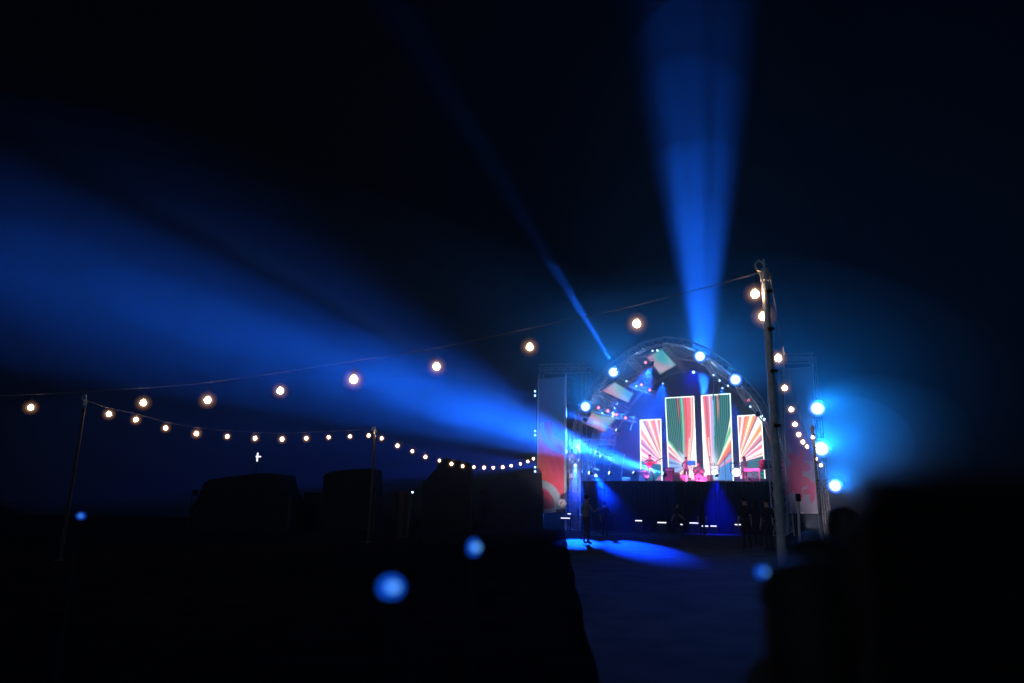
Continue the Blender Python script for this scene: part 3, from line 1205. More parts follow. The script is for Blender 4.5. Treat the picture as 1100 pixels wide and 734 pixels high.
# three lamps on a mast right of the stage
mast = empty('lamp_mast', 'dark mast carrying the three dazzling lamps right of the stage', 'mast', (at(890, 560, 36).x, 36, 0))
b = bmesh.new()
straight_truss(b, (0.1, 0.35, 0), (0.1, 0.35, at(885, 436, 36).z), 0.28, 0.022, 0.012, 0.6)
obj('upright', b, 'black_paint', mast)
b = bmesh.new()
for x, y in ((878, 439), (882, 482), (897, 522)):
    p = at(x, y, 36) - mast.location
    tube(b, (0.1, 0.35, p.z + 0.3), (p.x, p.y + 0.3, p.z + 0.3), 0.03)
obj('side_arm', b, 'black_paint', mast)
for x, y, k, s, lab in ((878, 439, 1.5, 0.27, 'topmost of the three dazzling lamps right of the stage'),
                     (882, 482, 2.2, 0.30, 'middle and brightest of the three dazzling lamps right of the stage'),
                     (897, 522, 1.4, 0.24, 'lowest of the three dazzling lamps right of the stage')):
    fixture(lab, at(x, y, 36), EYEP + Vector((2, 0, 1)), s * 1.75, 'lens_blue', 'dazzling lamps on the right mast', lamp=(CYAN, STAR_P * k * 0.85, 125, 0.7, at(x, y, 36) + Vector((1, -10, 6.5))))

# red lamps and small white lamps under the roof
for i, (x, y) in enumerate(((643, 438), (653, 441.5), (662, 445.5), (672, 449))):
    p = sp(x, y, 1.3)
    fixture('%s red lamp in the row of four above the lowest glowing panel' % ('first', 'second', 'third', 'fourth')[i], p, EYEP + Vector((2, 18, 0)), 0.11, 'lens_red', 'red lamps under the roof', 'par_lamp')
for (x, y, lab) in ((689, 413.5, 'upper red lamp of the pair left of the middle of the roof'), (698, 419, 'lower red lamp of the pair left of the middle of the roof'),
                    (693.5, 389.5, 'red lamp against the teal glowing panel'), (804, 430, 'small red lamp on the right slope of the arch')):
    fixture(lab, sp(x, y, 1.3), EYEP + Vector((2, 18, 0)), 0.10, 'lens_red', 'red lamps under the roof', 'par_lamp')
for (x, y, v, lab) in ((673, 409.5, 1.3, 'tiny white lamp beside the pink and white glowing panel'), (683.5, 415, 1.3, 'tiny white lamp left of the upper red pair'),
                    (701, 377, 0.2, 'left tiny white lamp at the top of the arch'), (706, 376.5, 0.2, 'right tiny white lamp at the top of the arch'),
                    (647, 444, 1.2, 'tiny white lamp below the row of four red lamps'), (658, 447.5, 1.2, 'tiny white lamp at the head of the slanting white beam'),
                    (766.5, 403, 1.2, 'upper tiny white lamp above the tall screens'), (773, 409, 1.2, 'lower tiny white lamp above the tall screens'),
                    (782, 414.5, 1.2, 'tiny white lamp left of the right slope blue lamp'), (806, 437, 0.5, 'tiny white lamp under the right slope of the arch'),
                    (817, 448, 0.5, 'tiny white lamp at the corner of the right small screen'), (820.5, 451, 0.5, 'tiny white lamp beside the corner of the right small screen')):
    pw = None
    if 'top of the arch' in lab:
        pw = ((0.6, 0.8, 1.0), 260, 140, 0.6, sp(760 if 'right' in lab else 650, 395, 1.0))
    elif 'right small screen' in lab or 'above the tall' in lab or 'row of four' in lab:
        pw = ((0.5, 0.75, 1.0), 160, 130, 0.6, sp(x, y - 40, v - 1.5))
    fixture(lab, sp(x, y, v), EYEP + Vector((0, 10, 0)), 0.07, 'lens_small', 'tiny white lamps under the roof', 'par_lamp', lamp=pw)
# thin mast with three pairs of lamps beside the red banner
lm = empty('lamp_mast', 'thin mast with three pairs of small white lamps left of the red banner', 'mast', (sp(575, 520, -1.2).x, sp(575, 520, -1.2).y, 0))
b = bmesh.new()
tube(b, (0.06, 0.1, 0), Vector((0.06, 0.1, sp(575, 402, -1.2).z)), 0.03)
obj('upright', b, 'black_paint', lm)
for k, y in enumerate((420.5, 463, 502)):
    for j, dy in enumerate((0, 4.6)):
        fixture('%s small white lamp of the %s pair left of the red banner' % (('upper', 'lower')[j], ('topmost', 'middle', 'lowest')[k]),
                sp(574.8, y + dy, -1.35), EYEP, 0.075, 'lens_small', 'lamps on the mast left of the red banner', 'par_lamp')

# white lamps shining out from the back of the stage floor
for x, y, v, s, k, lab in ((742.3, 507.5, 3.0, 0.13, 0.5, 'leftmost white lamp on the stage floor below the left tall screen'),
                        (768, 507.5, 3.4, 0.22, 1.0, 'bright white lamp on the stage floor below the right tall screen'),
                        (791, 507.5, 3.4, 0.28, 1.3, 'brightest white lamp on the stage floor left of the right small screen')):
    fixture(lab, sp(x, y, v), EYEP + Vector((0, 0, 1)), s, 'lens_white', 'white lamps on the stage floor', lamp=((0.35, 0.6, 1.0), 170 * k, 150, 0.6))

# beams
BEAM = []


def beam(label, px, py, v, tgt, color, power, angle, blend, size=0.16, lens='lens_blue'):
    p = sp(px, py, v)
    return fixture(label, p, tgt, size, lens, 'moving beam lamps', 'beam_light', lamp=(color, power, angle, blend))


beam('beam lamp on the stage edge throwing the main blue beam to the left', 712, 509, -0.1, at(20, 290, 34), BLUE, 400000, 19, 1.0, 0.14, 'lens_small')
beam('beam lamp hanging in the left wing adding to the wide blue beam', 662, 462, 1.0, at(20, 245, 34), BLUE, 130000, 12, 1.0, 0.12, 'lens_small')
beam('beam lamp standing low in the left wing adding to the wide blue beam', 645, 490, 0.0, at(20, 322, 34), BLUE, 120000, 11, 1.0, 0.12, 'lens_small')
beam('beam lamp at the left of the stage opening throwing a broad soft blue fan', 640, 486, 0.0, at(400, 405, 38), BLUE, 60000, 46, 1.0, 0.12, 'lens_small')
beam('beam lamp low at the left edge of the stage by the scaffold tower', 622, 494, 0.5, at(300, 400, 34), BLUE, 30000, 3.6, 0.6, 0.13)
beam('beam lamp behind the arch throwing the tall blue beam upwards', 757, 441, 11.0, at(743, 60, 47), BLUE, 470000, 23, 1.0, 0.22)
beam('second beam lamp behind the arch throwing the bright core of the tall beam', 758, 441, 11.3, at(733, 60, 47), BLUE, 190000, 12, 1.0, 0.16)
beam('beam lamp on the left slope throwing the slim beam up and left', 662, 397, -0.7, at(500, 130, 37), BLUE, 380000, 7.0, 1.0, 0.13)
beam('blue lamp behind the stage lighting the smoke beyond the tents', 596, 500, 7.0, at(150, 488, 58), (0.01, 0.10, 1.0), 40000, 24, 1.0, 0.14)  # lamp added to lift the smoke so the tents stand out dark
beam('small lamp throwing the level white beam across the red banner', 633, 508, -0.2, sp(594, 503.5, -1.15), (0.22, 0.55, 1.0), 420000, 4.2, 0.8, 0.12, 'lens_white')
beam('small lamp throwing the middle slanting white beam to the left', 654.5, 508, 0.6, sp(600, 490.5, -1.0), (0.22, 0.55, 1.0), 420000, 4.2, 0.8, 0.12, 'lens_white')
beam('small lamp throwing the right slanting white beam to the left', 680.5, 507.5, 1.2, sp(630, 478.5, 0.0), (0.22, 0.55, 1.0), 420000, 4.2, 0.8, 0.11, 'lens_white')
beam('small lamp throwing the long white beam down onto the stage floor', 662.5, 434.5, 1.3, sp(630, 515, 0.8), (0.22, 0.55, 1.0), 500000, 3.6, 0.8, 0.09, 'lens_small')
beam('beam lamp throwing a blue shaft down over the stage centre', 684, 415, 1.6, sp(718, 470, 1.0), BLUE, 16000, 4.0, 0.8, 0.09, 'lens_small')
def deck_at(px, v, py=512):
    p = sp(px, py, v)
    return Vector((p.x, p.y, DECK))


# stage wash
for x, y, tx, ty, c, p, a, lab in ((700, 392, 665, 480, BLUE, 16000, 60, 'blue wash lamp on the top purlin aimed into the left wing'),
                             (630, 452, 698, 505, (1.0, 0.02, 0.22), 8000, 16, 'pink wash lamp aimed at the guitarist'),
                             (634, 446, 742, 508, (1.0, 0.02, 0.22), 9000, 16, 'pink wash lamp aimed at the drums'),
                             (814, 446, 806, 506, (1.0, 0.03, 0.22), 6000, 24, 'pink wash lamp aimed at the keyboards')):
    fixture(lab, sp(x, y, 0.4 if 'blue' in lab else -0.9), sp(tx, ty, 2.2), 0.12, 'lens_small' if 'blue' in lab else 'lens_red', 'wash lamps in the roof', 'par_lamp', lamp=(c, p, a, 0.6))
for x, y, tx, ty, lab in ((712, 412, 700, 500, 'blue flood on the rear truss left of the tall screens'), (776, 417, 770, 500, 'blue flood on the rear truss right of the tall screens'),
                          (655, 452, 660, 505, 'blue flood on the rear truss in the left wing')):
    fixture(lab, sp(x, y, 8.4), sp(tx, ty, 4.5), 0.09, 'lens_small', 'blue floods added on the rear truss', 'par_lamp', lamp=((0.004, 0.11, 1.0), 15000, 62, 0.9))  # floods added to turn the stage air bluer; none seen there
for x, v, tx, ty, tv, lab in ((694, 0.25, 698, 498, 1.4, 'pink footlight at the stage edge below the guitarist'), (741, 0.25, 739, 500, 3.2, 'pink footlight at the stage edge below the left tall screen'),
                              (750, 0.25, 752, 502, 4.0, 'pink footlight at the stage edge below the drum kit'), (805, 0.25, 802, 500, 3.4, 'pink footlight at the stage edge below the keyboard')):
    fp = deck_at(x, v) + Vector((0, 0, 0.14))  # unseen pink lamps added to brighten the performers
    fixture(lab, fp, sp(tx, ty, tv), 0.06, 'lens_red', 'added pink fills along the stage edge', 'fill', lamp=((1.0, 0.03, 0.25), 800 if v + 2 > tv else 900, 70, 0.8))
# lamps that light the skirt and draw pools on the ground
p = sp(618, 500, -0.9)
fixture('blue lamp on the scaffold tower lighting the ground in front of it', p, at(621, 577, 29), 0.11, 'lens_small', 'lamps aimed at the ground', 'par_lamp', lamp=((0.002, 0.07, 1.0), 380000, 9, 0.9))
p = sp(640, 511, -1.3)
fixture('blue lamp at the stage edge lighting the long pool on the ground', p, at(677, 584, 27), 0.11, 'lens_small', 'lamps aimed at the ground', 'par_lamp', lamp=((0.001, 0.04, 1.0), 300000, 11, 1.0))
p = sp(770, 513, -0.6)
fixture('blue lamp at the stage edge lighting the skirt and ground', p, W(sl(sp(770, 540, 0)).x, -1.0, 0), 0.1, 'lens_small', 'lamps aimed at the ground', 'par_lamp', lamp=((0.004, 0.012, 1.0), 3500, 70, 0.8))
p = sp(745, 400, -0.6)
fixture('blue lamp in the roof lighting the open ground before the stage', p, at(740, 640, 12), 0.1, 'lens_small', 'lamps aimed at the ground', 'par_lamp', lamp=((0.0, 0.006, 1.0), 8000, 24, 1.0))
# white floodlight at the foot of the banner
p = sp(609, 553.5, -3.5)
fl = empty('floodlight', 'white floodlight bar at the foot of the red banner', 'floodlight', (p.x, p.y, 0), YAW)
b = bmesh.new()
box(b, (0, 0, p.z - 0.14), (0.62, 0.16, 0.16), bev=0.02)
tube(b, (-0.2, 0, 0), (-0.2, 0, p.z - 0.2), 0.03)
tube(b, (0.2, 0, 0), (0.2, 0, p.z - 0.2), 0.03)
obj('housing', b, 'black_paint', fl)
b = bmesh.new()
box(b, (-0.06, -0.09, p.z - 0.16), (0.52, 0.03, 0.05))
box(b, (0.16, -0.085, p.z + 0.07), (0.18, 0.03, 0.05))
obj('light_bar', b, 'strip_white', fl)
spot('lamp', fl, p + SU * -0.75 + Vector((0, -0.4, 0)), sp(589, 470, -1.2), (1.0, 0.80, 0.78), 520, 95, 0.9, 0.1)
p = at(866, 556, 33)
f2 = empty('floodlight', 'small floodlight at the foot of the pink petal banner', 'floodlight', (p.x, p.y, 0), YAW)
b = bmesh.new()
box(b, (0, 0, 0.3), (0.4, 0.2, 0.25), bev=0.03)
tube(b, (0, 0, 0), (0, 0, 0.2), 0.04)
obj('housing', b, 'black_paint', f2)
spot('lamp', f2, Vector((p.x, p.y + 0.3, 0.5)), sp(860, 515, 2.5), (1.0, 0.75, 0.82), 1100, 60, 0.8, 0.1)
# low light bars along the foot of the stage
for i, (x, y, wpx) in enumerate(((686, 559.5, 7), (711, 561.5, 9), (730, 563.5, 6), (745.5, 562, 9), (757, 565.3, 7), (766.5, 565.3, 6), (792.5, 563.7, 6))):
    p = sp(x, y, -0.7)
    e = empty('floor_light', ('leftmost', 'second', 'third', 'fourth', 'fifth', 'sixth', 'rightmost')[i] + ' of the seven low white light bars along the foot of the stage', 'light bar', (p.x, p.y, 0), YAW, 'low light bars at the stage foot')
    wm = wpx / FPX * p.y
    b = bmesh.new()
    box(b, (0, 0.06, p.z / 2), (wm * 1.1, 0.1, p.z + 0.08), bev=0.015)
    obj('housing', b, 'black_paint', e)
    b = bmesh.new()
    box(b, (0, -0.005, p.z), (wm, 0.02, 0.06))
    obj('lens', b, 'strip_white', e)

# ------------------------------------------------------------------ people
def figure(label, loc, yaw, h=1.72, pose=None, top='dark_shirt', legs='denim', bare=None, hair='short', group=None, cat='person'):
    """one continuous skinned body on a joint skeleton; local +y is the way the person faces"""
    J = {
        'pelvis': ((0, 0, 0.93), 0.125), 'waist': ((0, 0, 1.06), 0.115), 'chest': ((0, 0.01, 1.26), 0.14), 'collar': ((0, 0, 1.41), 0.085),
        'neck': ((0, 0.015, 1.50), 0.055), 'jaw': ((0, 0.045, 1.575), 0.068), 'head': ((0, 0.03, 1.655), 0.085), 'crown': ((0, 0.015, 1.715), 0.062),
        'hip_l': ((-0.09, 0, 0.88), 0.098), 'knee_l': ((-0.10, 0.02, 0.49), 0.062), 'ankle_l': ((-0.105, -0.02, 0.09), 0.042), 'toe_l': ((-0.12, 0.14, 0.035), 0.036),
        'hip_r': ((0.09, 0, 0.88), 0.098), 'knee_r': ((0.10, 0.02, 0.49), 0.062), 'ankle_r': ((0.105, -0.02, 0.09), 0.042), 'toe_r': ((0.12, 0.14, 0.035), 0.036),
        'shoulder_l': ((-0.175, 0, 1.385), 0.066), 'elbow_l': ((-0.235, -0.03, 1.11), 0.045), 'wrist_l': ((-0.245, 0.06, 0.87), 0.030), 'hand_l': ((-0.245, 0.085, 0.79), 0.034),
        'shoulder_r': ((0.175, 0, 1.385), 0.066), 'elbow_r': ((0.235, -0.03, 1.11), 0.045), 'wrist_r': ((0.245, 0.06, 0.87), 0.030), 'hand_r': ((0.245, 0.085, 0.79), 0.034),
    }
    for k, p in (pose or {}).items():
        J[k] = (p, J[k][1])
    E = [('pelvis', 'waist'), ('waist', 'chest'), ('chest', 'collar'), ('collar', 'neck'), ('neck', 'jaw'), ('jaw', 'head'), ('head', 'crown')]
    for s in 'lr':
        E += [('pelvis', 'hip_' + s), ('hip_' + s, 'knee_' + s), ('knee_' + s, 'ankle_' + s), ('ankle_' + s, 'toe_' + s),
              ('collar', 'shoulder_' + s), ('shoulder_' + s, 'elbow_' + s), ('elbow_' + s, 'wrist_' + s), ('wrist_' + s, 'hand_' + s)]
    names = list(J)
    k = h / 1.777
    me = bpy.data.meshes.new('skeleton')
    me.from_pydata([Vector(J[n][0]) * k for n in names], [(names.index(a), names.index(c)) for a, c in E], [])
    o = bpy.data.objects.new('skeleton', me)
    col.objects.link(o)
    m = o.modifiers.new('skin', 'SKIN')
    m.use_smooth_shade = True
    for i, n in enumerate(names):
        sv = me.skin_vertices[0].data[i]
        sv.radius = (J[n][1] * k, J[n][1] * k * (0.8 if n in ('chest', 'waist', 'pelvis') else 1))
        sv.use_root = (n == 'pelvis')
    m2 = o.modifiers.new('sub', 'SUBSURF')
    m2.levels = 2
    m2.render_levels = 2
    dg = bpy.context.evaluated_depsgraph_get()
    body = bpy.data.meshes.new_from_object(o.evaluated_get(dg))
    bpy.data.objects.remove(o)
    b = bmesh.new()
    b.from_mesh(body)
    hd = Vector(J['head'][0]) * k
    ax = {n: Vector(J[n][0]) * k for n in names}
    # face: nose, ears, brow, lips; hands: four fingers and a thumb
    tube(b, hd + Vector((0, 0.075, 0.01)) * k, hd + Vector((0, 0.118, -0.03)) * k, 0.010 * k, 0.017 * k, 6)
    for s in (-1, 1):
        sphere(b, hd + Vector((s * 0.085, -0.005, -0.02)) * k, 0.026 * k, (0.4, 0.8, 1.2), 1)
    sphere(b, hd + Vector((0, 0.075, -0.075)) * k, 0.02 * k, (1.4, 0.6, 0.5), 1)
    for s in 'lr':
        hnd, wr = ax['hand_' + s], ax['wrist_' + s]
        d = (hnd - wr).normalized()
        sd = d.cross(Vector((0, 1, 0.2))).normalized()
        fw = sd.cross(d).normalized()
        for i, L in enumerate((0.065, 0.078, 0.072, 0.055)):
            p0 = hnd + d * 0.02 * k + fw * (0.027 - 0.018 * i) * k
            p1 = p0 + d * L * 0.6 * k
            tube(b, p0, p1, 0.0085 * k, 0.008 * k, 6)
            tube(b, p1, p1 + (d * 0.8 + sd * (0.5 if s == 'l' else -0.5)) * L * 0.5 * k, 0.008 * k, 0.006 * k, 6)
        p0 = hnd + fw * 0.03 * k - d * 0.02 * k
        tube(b, p0, p0 + (fw * 0.6 + d * 0.7) * 0.06 * k, 0.011 * k, 0.008 * k, 6)
    slots = ['skin', top, legs, 'shoe']
    leg_seg = [(ax['hip_' + s], ax['knee_' + s]) for s in 'lr'] + [(ax['knee_' + s], ax['ankle_' + s]) for s in 'lr'] + [(ax['pelvis'], ax['hip_' + s]) for s in 'lr']
    top_seg = [(ax['pelvis'].lerp(ax['waist'], 0.5), ax['chest']), (ax['chest'], ax['collar'])] + [(ax['collar'], ax['shoulder_' + s]) for s in 'lr'] + [(ax['shoulder_' + s], ax['elbow_' + s]) for s in 'lr']
    skin_seg = [(ax['neck'], ax['crown'])] + [(ax['elbow_' + s], ax['hand_' + s] * 1.0) for s in 'lr']
    shoe_seg = [(ax['ankle_' + s] - Vector((0, 0, 0.03)), ax['toe_' + s]) for s in 'lr']

    def dist(p, seg):
        a, c = seg
        t = max(0, min(1, (p - a).dot(c - a) / max(1e-9, (c - a).length_squared)))
        return (p - (a + (c - a) * t)).length
    for f in b.faces:
        c = f.calc_center_median()
        ds = [min(dist(c, s) for s in ss) for ss in (skin_seg, top_seg, leg_seg, shoe_seg)]
        f.material_index = ds.index(min(ds))
        f.smooth = True
    e = obj('person', b, slots)
    e.location = loc
    e.rotation_euler = (0, 0, yaw)
    tag(e, label, cat, group)
    b = bmesh.new()
    if hair == 'short':
        sphere(b, hd + Vector((0, -0.018, 0.03)) * k, 0.098 * k, (0.95, 1.0, 0.92), 3)
    elif hair == 'long':
        sphere(b, hd + Vector((0, -0.022, 0.03)) * k, 0.104 * k, (0.98, 1.0, 0.95), 3)
        lathe(b, [(0.06 * k, -0.30 * k), (0.10 * k, -0.18 * k), (0.10 * k, 0.0), (0.07 * k, 0.04 * k)], hd + Vector((0, -0.05, 0)) * k, 14)
    elif hair == 'cap':
        sphere(b, hd + Vector((0, -0.005, 0.045)) * k, 0.098 * k, (0.98, 1.05, 0.75), 3)
        box(b, hd + Vector((0, 0.12, 0.03)) * k, (0.15 * k, 0.13 * k, 0.015 * k), bev=0.006)
    for v in b.verts:
        v.co += Vector((hash1(v.index) - 0.5, hash1(v.index + 9) - 0.5, hash1(v.index + 31) - 0.5)) * 0.008 * k
    obj('hair' if hair != 'cap' else 'cap', b, 'hair_dark', e, smooth=True)
    b = bmesh.new()
    for s in (-1, 1):
        sphere(b, hd + Vector((s * 0.033, 0.077, 0.012)) * k, 0.011 * k, (1, 0.7, 0.8), 1)
    obj('eyes', b, 'eye', e)
    return e


FACE = YAW + math.pi                       # towards the field
# guitarist
gp = deck_at(698.5, 1.4)
figure('guitarist in a pale shirt leaning over a guitar before the left small screen', gp, FACE + 0.35, 1.66,
       {'collar': (0.02, 0.07, 1.40), 'neck': (0.02, 0.11, 1.48), 'jaw': (0.02, 0.16, 1.54), 'head': (0.02, 0.17, 1.62), 'crown': (0.02, 0.16, 1.68), 'chest': (0.01, 0.05, 1.26),
        'shoulder_l': (-0.16, 0.07, 1.37), 'shoulder_r': (0.20, 0.06, 1.37),
        'elbow_l': (-0.34, 0.10, 1.16), 'wrist_l': (-0.40, 0.28, 1.26), 'hand_l': (-0.42, 0.33, 1.32),
        'elbow_r': (0.33, 0.0, 1.14), 'wrist_r': (0.14, 0.20, 1.06), 'hand_r': (0.08, 0.22, 1.03),
        'hip_l': (-0.10, 0, 0.88), 'knee_l': (-0.18, 0.06, 0.48), 'ankle_l': (-0.24, -0.02, 0.09), 'toe_l': (-0.29, 0.13, 0.035),
        'knee_r': (0.16, 0.05, 0.48), 'ankle_r': (0.22, -0.03, 0.09), 'toe_r': (0.27, 0.12, 0.035)}, 'pale_shirt', 'dark_shirt', hair='short')
gt = empty('guitar', 'dark red electric guitar held by the guitarist', 'guitar', gp + Vector((0, 0, 0.0)), FACE + 0.35)
b = bmesh.new()
lathe(b, [(0.15, -0.022), (0.165, 0), (0.15, 0.022)], (0.10, 0.22, 0.98), 18, Matrix.Rotation(R(90), 4, 'X'))
lathe(b, [(0.11, -0.022), (0.125, 0), (0.11, 0.022)], (-0.04, 0.22, 1.05), 18, Matrix.Rotation(R(90), 4, 'X'))
obj('body', b, 'guitar_red', gt)
b = bmesh.new()
tube(b, (-0.06, 0.25, 1.06), (-0.56, 0.27, 1.33), 0.022, 0.018, 6)
box(b, (-0.62, 0.27, 1.36), (0.15, 0.02, 0.07), Matrix.Rotation(R(28), 3, 'Y'), 0.008)
obj('neck', b, 'table_wood', gt)
# drummer, keyboard player, singer
dp = deck_at(751, 4.2)
figure('seated drummer in a pale shirt between the two tall screens', dp + Vector((0, 0, 0.05)), FACE, 1.70,
       {'pelvis': (0, 0, 0.52), 'waist': (0, 0.02, 0.66), 'chest': (0, 0.05, 0.86), 'collar': (0, 0.05, 1.0), 'neck': (0, 0.07, 1.09), 'jaw': (0, 0.10, 1.165), 'head': (0, 0.09, 1.245), 'crown': (0, 0.08, 1.305),
        'hip_l': (-0.10, 0.02, 0.50), 'knee_l': (-0.22, 0.42, 0.52), 'ankle_l': (-0.22, 0.42, 0.10), 'toe_l': (-0.23, 0.58, 0.035),
        'hip_r': (0.10, 0.02, 0.50), 'knee_r': (0.22, 0.42, 0.52), 'ankle_r': (0.22, 0.42, 0.10), 'toe_r': (0.23, 0.58, 0.035),
        'shoulder_l': (-0.18, 0.05, 0.97), 'elbow_l': (-0.30, 0.18, 0.80), 'wrist_l': (-0.16, 0.40, 0.90), 'hand_l': (-0.13, 0.46, 0.93),
        'shoulder_r': (0.18, 0.05, 0.97), 'elbow_r': (0.32, 0.16, 0.84), 'wrist_r': (0.24, 0.36, 1.02), 'hand_r': (0.22, 0.42, 1.07)}, 'pale_shirt', 'denim')
b = bmesh.new()
lathe(b, [(0.17, 0.0), (0.17, 0.06), (0.15, 0.08)], (0, 0, 0.40), 16)
stl = empty('drum_stool', 'round stool under the seated drummer', 'stool', dp)
obj('seat', b, 'amp_vinyl', stl)
b = bmesh.new()
tube(b, (0, 0, 0.16), (0, 0, 0.40), 0.025)
for k in range(3):
    a = k * 2.1
    tube(b, (0, 0, 0.18), (0.22 * math.cos(a), 0.22 * math.sin(a), 0.0), 0.014)
obj('legs', b, 'aluminium', stl)
figure('keyboard player in a pale shirt standing before the right small screen', deck_at(800.5, 3.6), FACE - 0.5, 1.62,
       {'elbow_l': (-0.25, 0.10, 1.12), 'wrist_l': (-0.16, 0.34, 1.06), 'hand_l': (-0.15, 0.41, 1.05), 'elbow_r': (0.25, 0.10, 1.12), 'wrist_r': (0.16, 0.34, 1.06), 'hand_r': (0.15, 0.41, 1.05)}, 'pale_shirt', 'dark_shirt', hair='long')
figure('musician in a pale shirt crouching over gear below the left tall screen', deck_at(737.5, 3.2), FACE + 0.3, 1.60,
       {'elbow_l': (-0.26, 0.12, 1.15), 'wrist_l': (-0.20, 0.34, 1.22), 'hand_l': (-0.19, 0.40, 1.26), 'elbow_r': (0.27, 0.05, 1.10), 'wrist_r': (0.20, 0.30, 1.02), 'hand_r': (0.18, 0.37, 1.0)}, 'grey_shirt', 'denim')

# drum kit
dk = empty('drum_kit', 'drum kit with cymbals in front of the seated drummer', 'drum kit', deck_at(751, 3.4), YAW)
b = bmesh.new()
lathe(b, [(0.27, -0.20), (0.28, -0.19), (0.28, 0.19), (0.27, 0.20)], (0, 0, 0.29), 22, Matrix.Rotation(R(90), 4, 'X'))
obj('bass_drum', b, 'pale_shell', dk)
for x, z, r in ((-0.2, 0.72, 0.16), (0.2, 0.74, 0.15)):
    b = bmesh.new()
    lathe(b, [(r, -0.11), (r * 1.03, -0.10), (r * 1.03, 0.10), (r, 0.11)], (x, 0.05, z), 18, Matrix.Rotation(R(20), 4, 'X'))
    obj('tom_drum', b, 'pale_shell', dk)
b = bmesh.new()
lathe(b, [(0.2, 0.0), (0.205, 0.01), (0.205, 0.34), (0.2, 0.35)], (0.62, 0.35, 0.15), 18)
obj('floor_tom', b, 'pale_shell', dk)
for x, z, t in ((-0.72, 1.12, 14), (0.68, 1.16, -12), (-0.95, 0.85, 0)):
    b = bmesh.new()
    lathe(b, [(0.24, -0.005), (0.20, 0.006), (0.06, 0.02), (0.03, 0.04)], (x, 0.2, z), 20, Matrix.Rotation(R(t), 4, 'Y'))
    c = obj('cymbal', b, 'cymbal_brass', dk)
    b = bmesh.new()
    tube(b, (x, 0.2, 0.4), (x, 0.2, z), 0.013)
    for k in range(3):
        a = k * 2.1
        tube(b, (x, 0.2, 0.42), (x + 0.25 * math.cos(a), 0.2 + 0.25 * math.sin(a), 0), 0.012)
    obj('cymbal_stand', b, 'aluminium', c)


def amp(label, px, v, w, h, d=0.35, shell='amp_vinyl', grille='amp_grille'):
    e = empty('amplifier', label, 'amplifier', deck_at(px, v), YAW, 'amplifiers on the stage')
    b = bmesh.new()
    box(b, (0, 0, h / 2), (w, d, h), bev=0.02)
    obj('cabinet', b, shell, e)
    b = bmesh.new()
    box(b, (0, -d / 2 - 0.008, h * 0.42), (w * 0.88, 0.02, h * 0.68), bev=0.006)
    obj('grille', b, grille, e)
    b = bmesh.new()
    box(b, (0, -d / 2 - 0.006, h * 0.88), (w * 0.88, 0.016, h * 0.14), bev=0.004)
    for k in range(5):
        lathe(b, [(0.018, 0), (0.016, 0.025)], (-w * 0.3 + k * w * 0.15, -d / 2 - 0.014, h * 0.88), 8, Matrix.Rotation(R(90), 4, 'X'))
    obj('control_panel', b, 'aluminium', e)
    b = bmesh.new()
    poly_tube(b, [(-0.1, 0, h), (-0.08, 0, h + 0.03), (0.08, 0, h + 0.03), (0.1, 0, h)], 0.012)
    obj('handle', b, 'rubber', e)


amp('large dark amplifier stack below the gap left of the left tall screen', 719, 3.4, 0.62, 0.92)
amp('smaller dark amplifier close beside the large one', 726, 3.6, 0.50, 0.62)
amp('dark amplifier left of the guitarist', 690.5, 2.6, 0.60, 0.78)


def wedge(label, px, v, w, h):
    e = empty('monitor_wedge', label, 'monitor speaker', deck_at(px, v), YAW, 'pink lit monitor wedges')
    b = bmesh.new()
    pts = [(-0.22, 0), (0.22, 0), (0.22, h), (0.02, h)]
    a = [b.verts.new((-w / 2, y, z)) for y, z in pts]
    c = [b.verts.new((w / 2, y, z)) for y, z in pts]
    b.faces.new(a)
    b.faces.new(c)
    for i in range(4):
        b.faces.new((a[i], a[(i + 1) % 4], c[(i + 1) % 4], c[i]))
    bmesh.ops.recalc_face_normals(b, faces=b.faces)
    obj('cabinet', b, 'wedge_paint', e)
    b = bmesh.new()
    box(b, (0, 0.225, h * 0.5), (w * 0.85, 0.012, h * 0.7))
    obj('grille', b, 'amp_grille', e)


wedge('wide pink lit monitor wedge in front of the amplifiers', 731, 1.2, 0.80, 0.42)
wedge('pink lit monitor wedge in front of the guitarist', 692, 0.9, 0.58, 0.36)
wedge('pink lit monitor wedge in front of the drum kit', 754, 1.2, 0.62, 0.32)
wedge('dim pink lit monitor wedge at the left end of the stage', 672.5, 1.8, 0.50, 0.30)

# keyboards
kb = empty('keyboard', 'long keyboard glowing orange pink in front of the right small screen', 'keyboard', deck_at(809.5, 2.2), YAW - 0.05)
b = bmesh.new()
box(b, (0, 0, 0.72), (1.02, 0.36, 0.16), bev=0.03)
obj('case', b, 'pale_shell', kb)
b = bmesh.new()
for k in range(21):
    box(b, (-0.46 + k * 0.046, 0.09, 0.805), (0.04, 0.16, 0.012))
obj('keys', b, 'emblem_white', kb)
b = bmesh.new()
for s in (-1, 1):
    tube(b, (s * 0.4, -0.15, 0), (-s * 0.2, 0.0, 0.64), 0.018)
obj('stand', b, 'black_paint', kb)
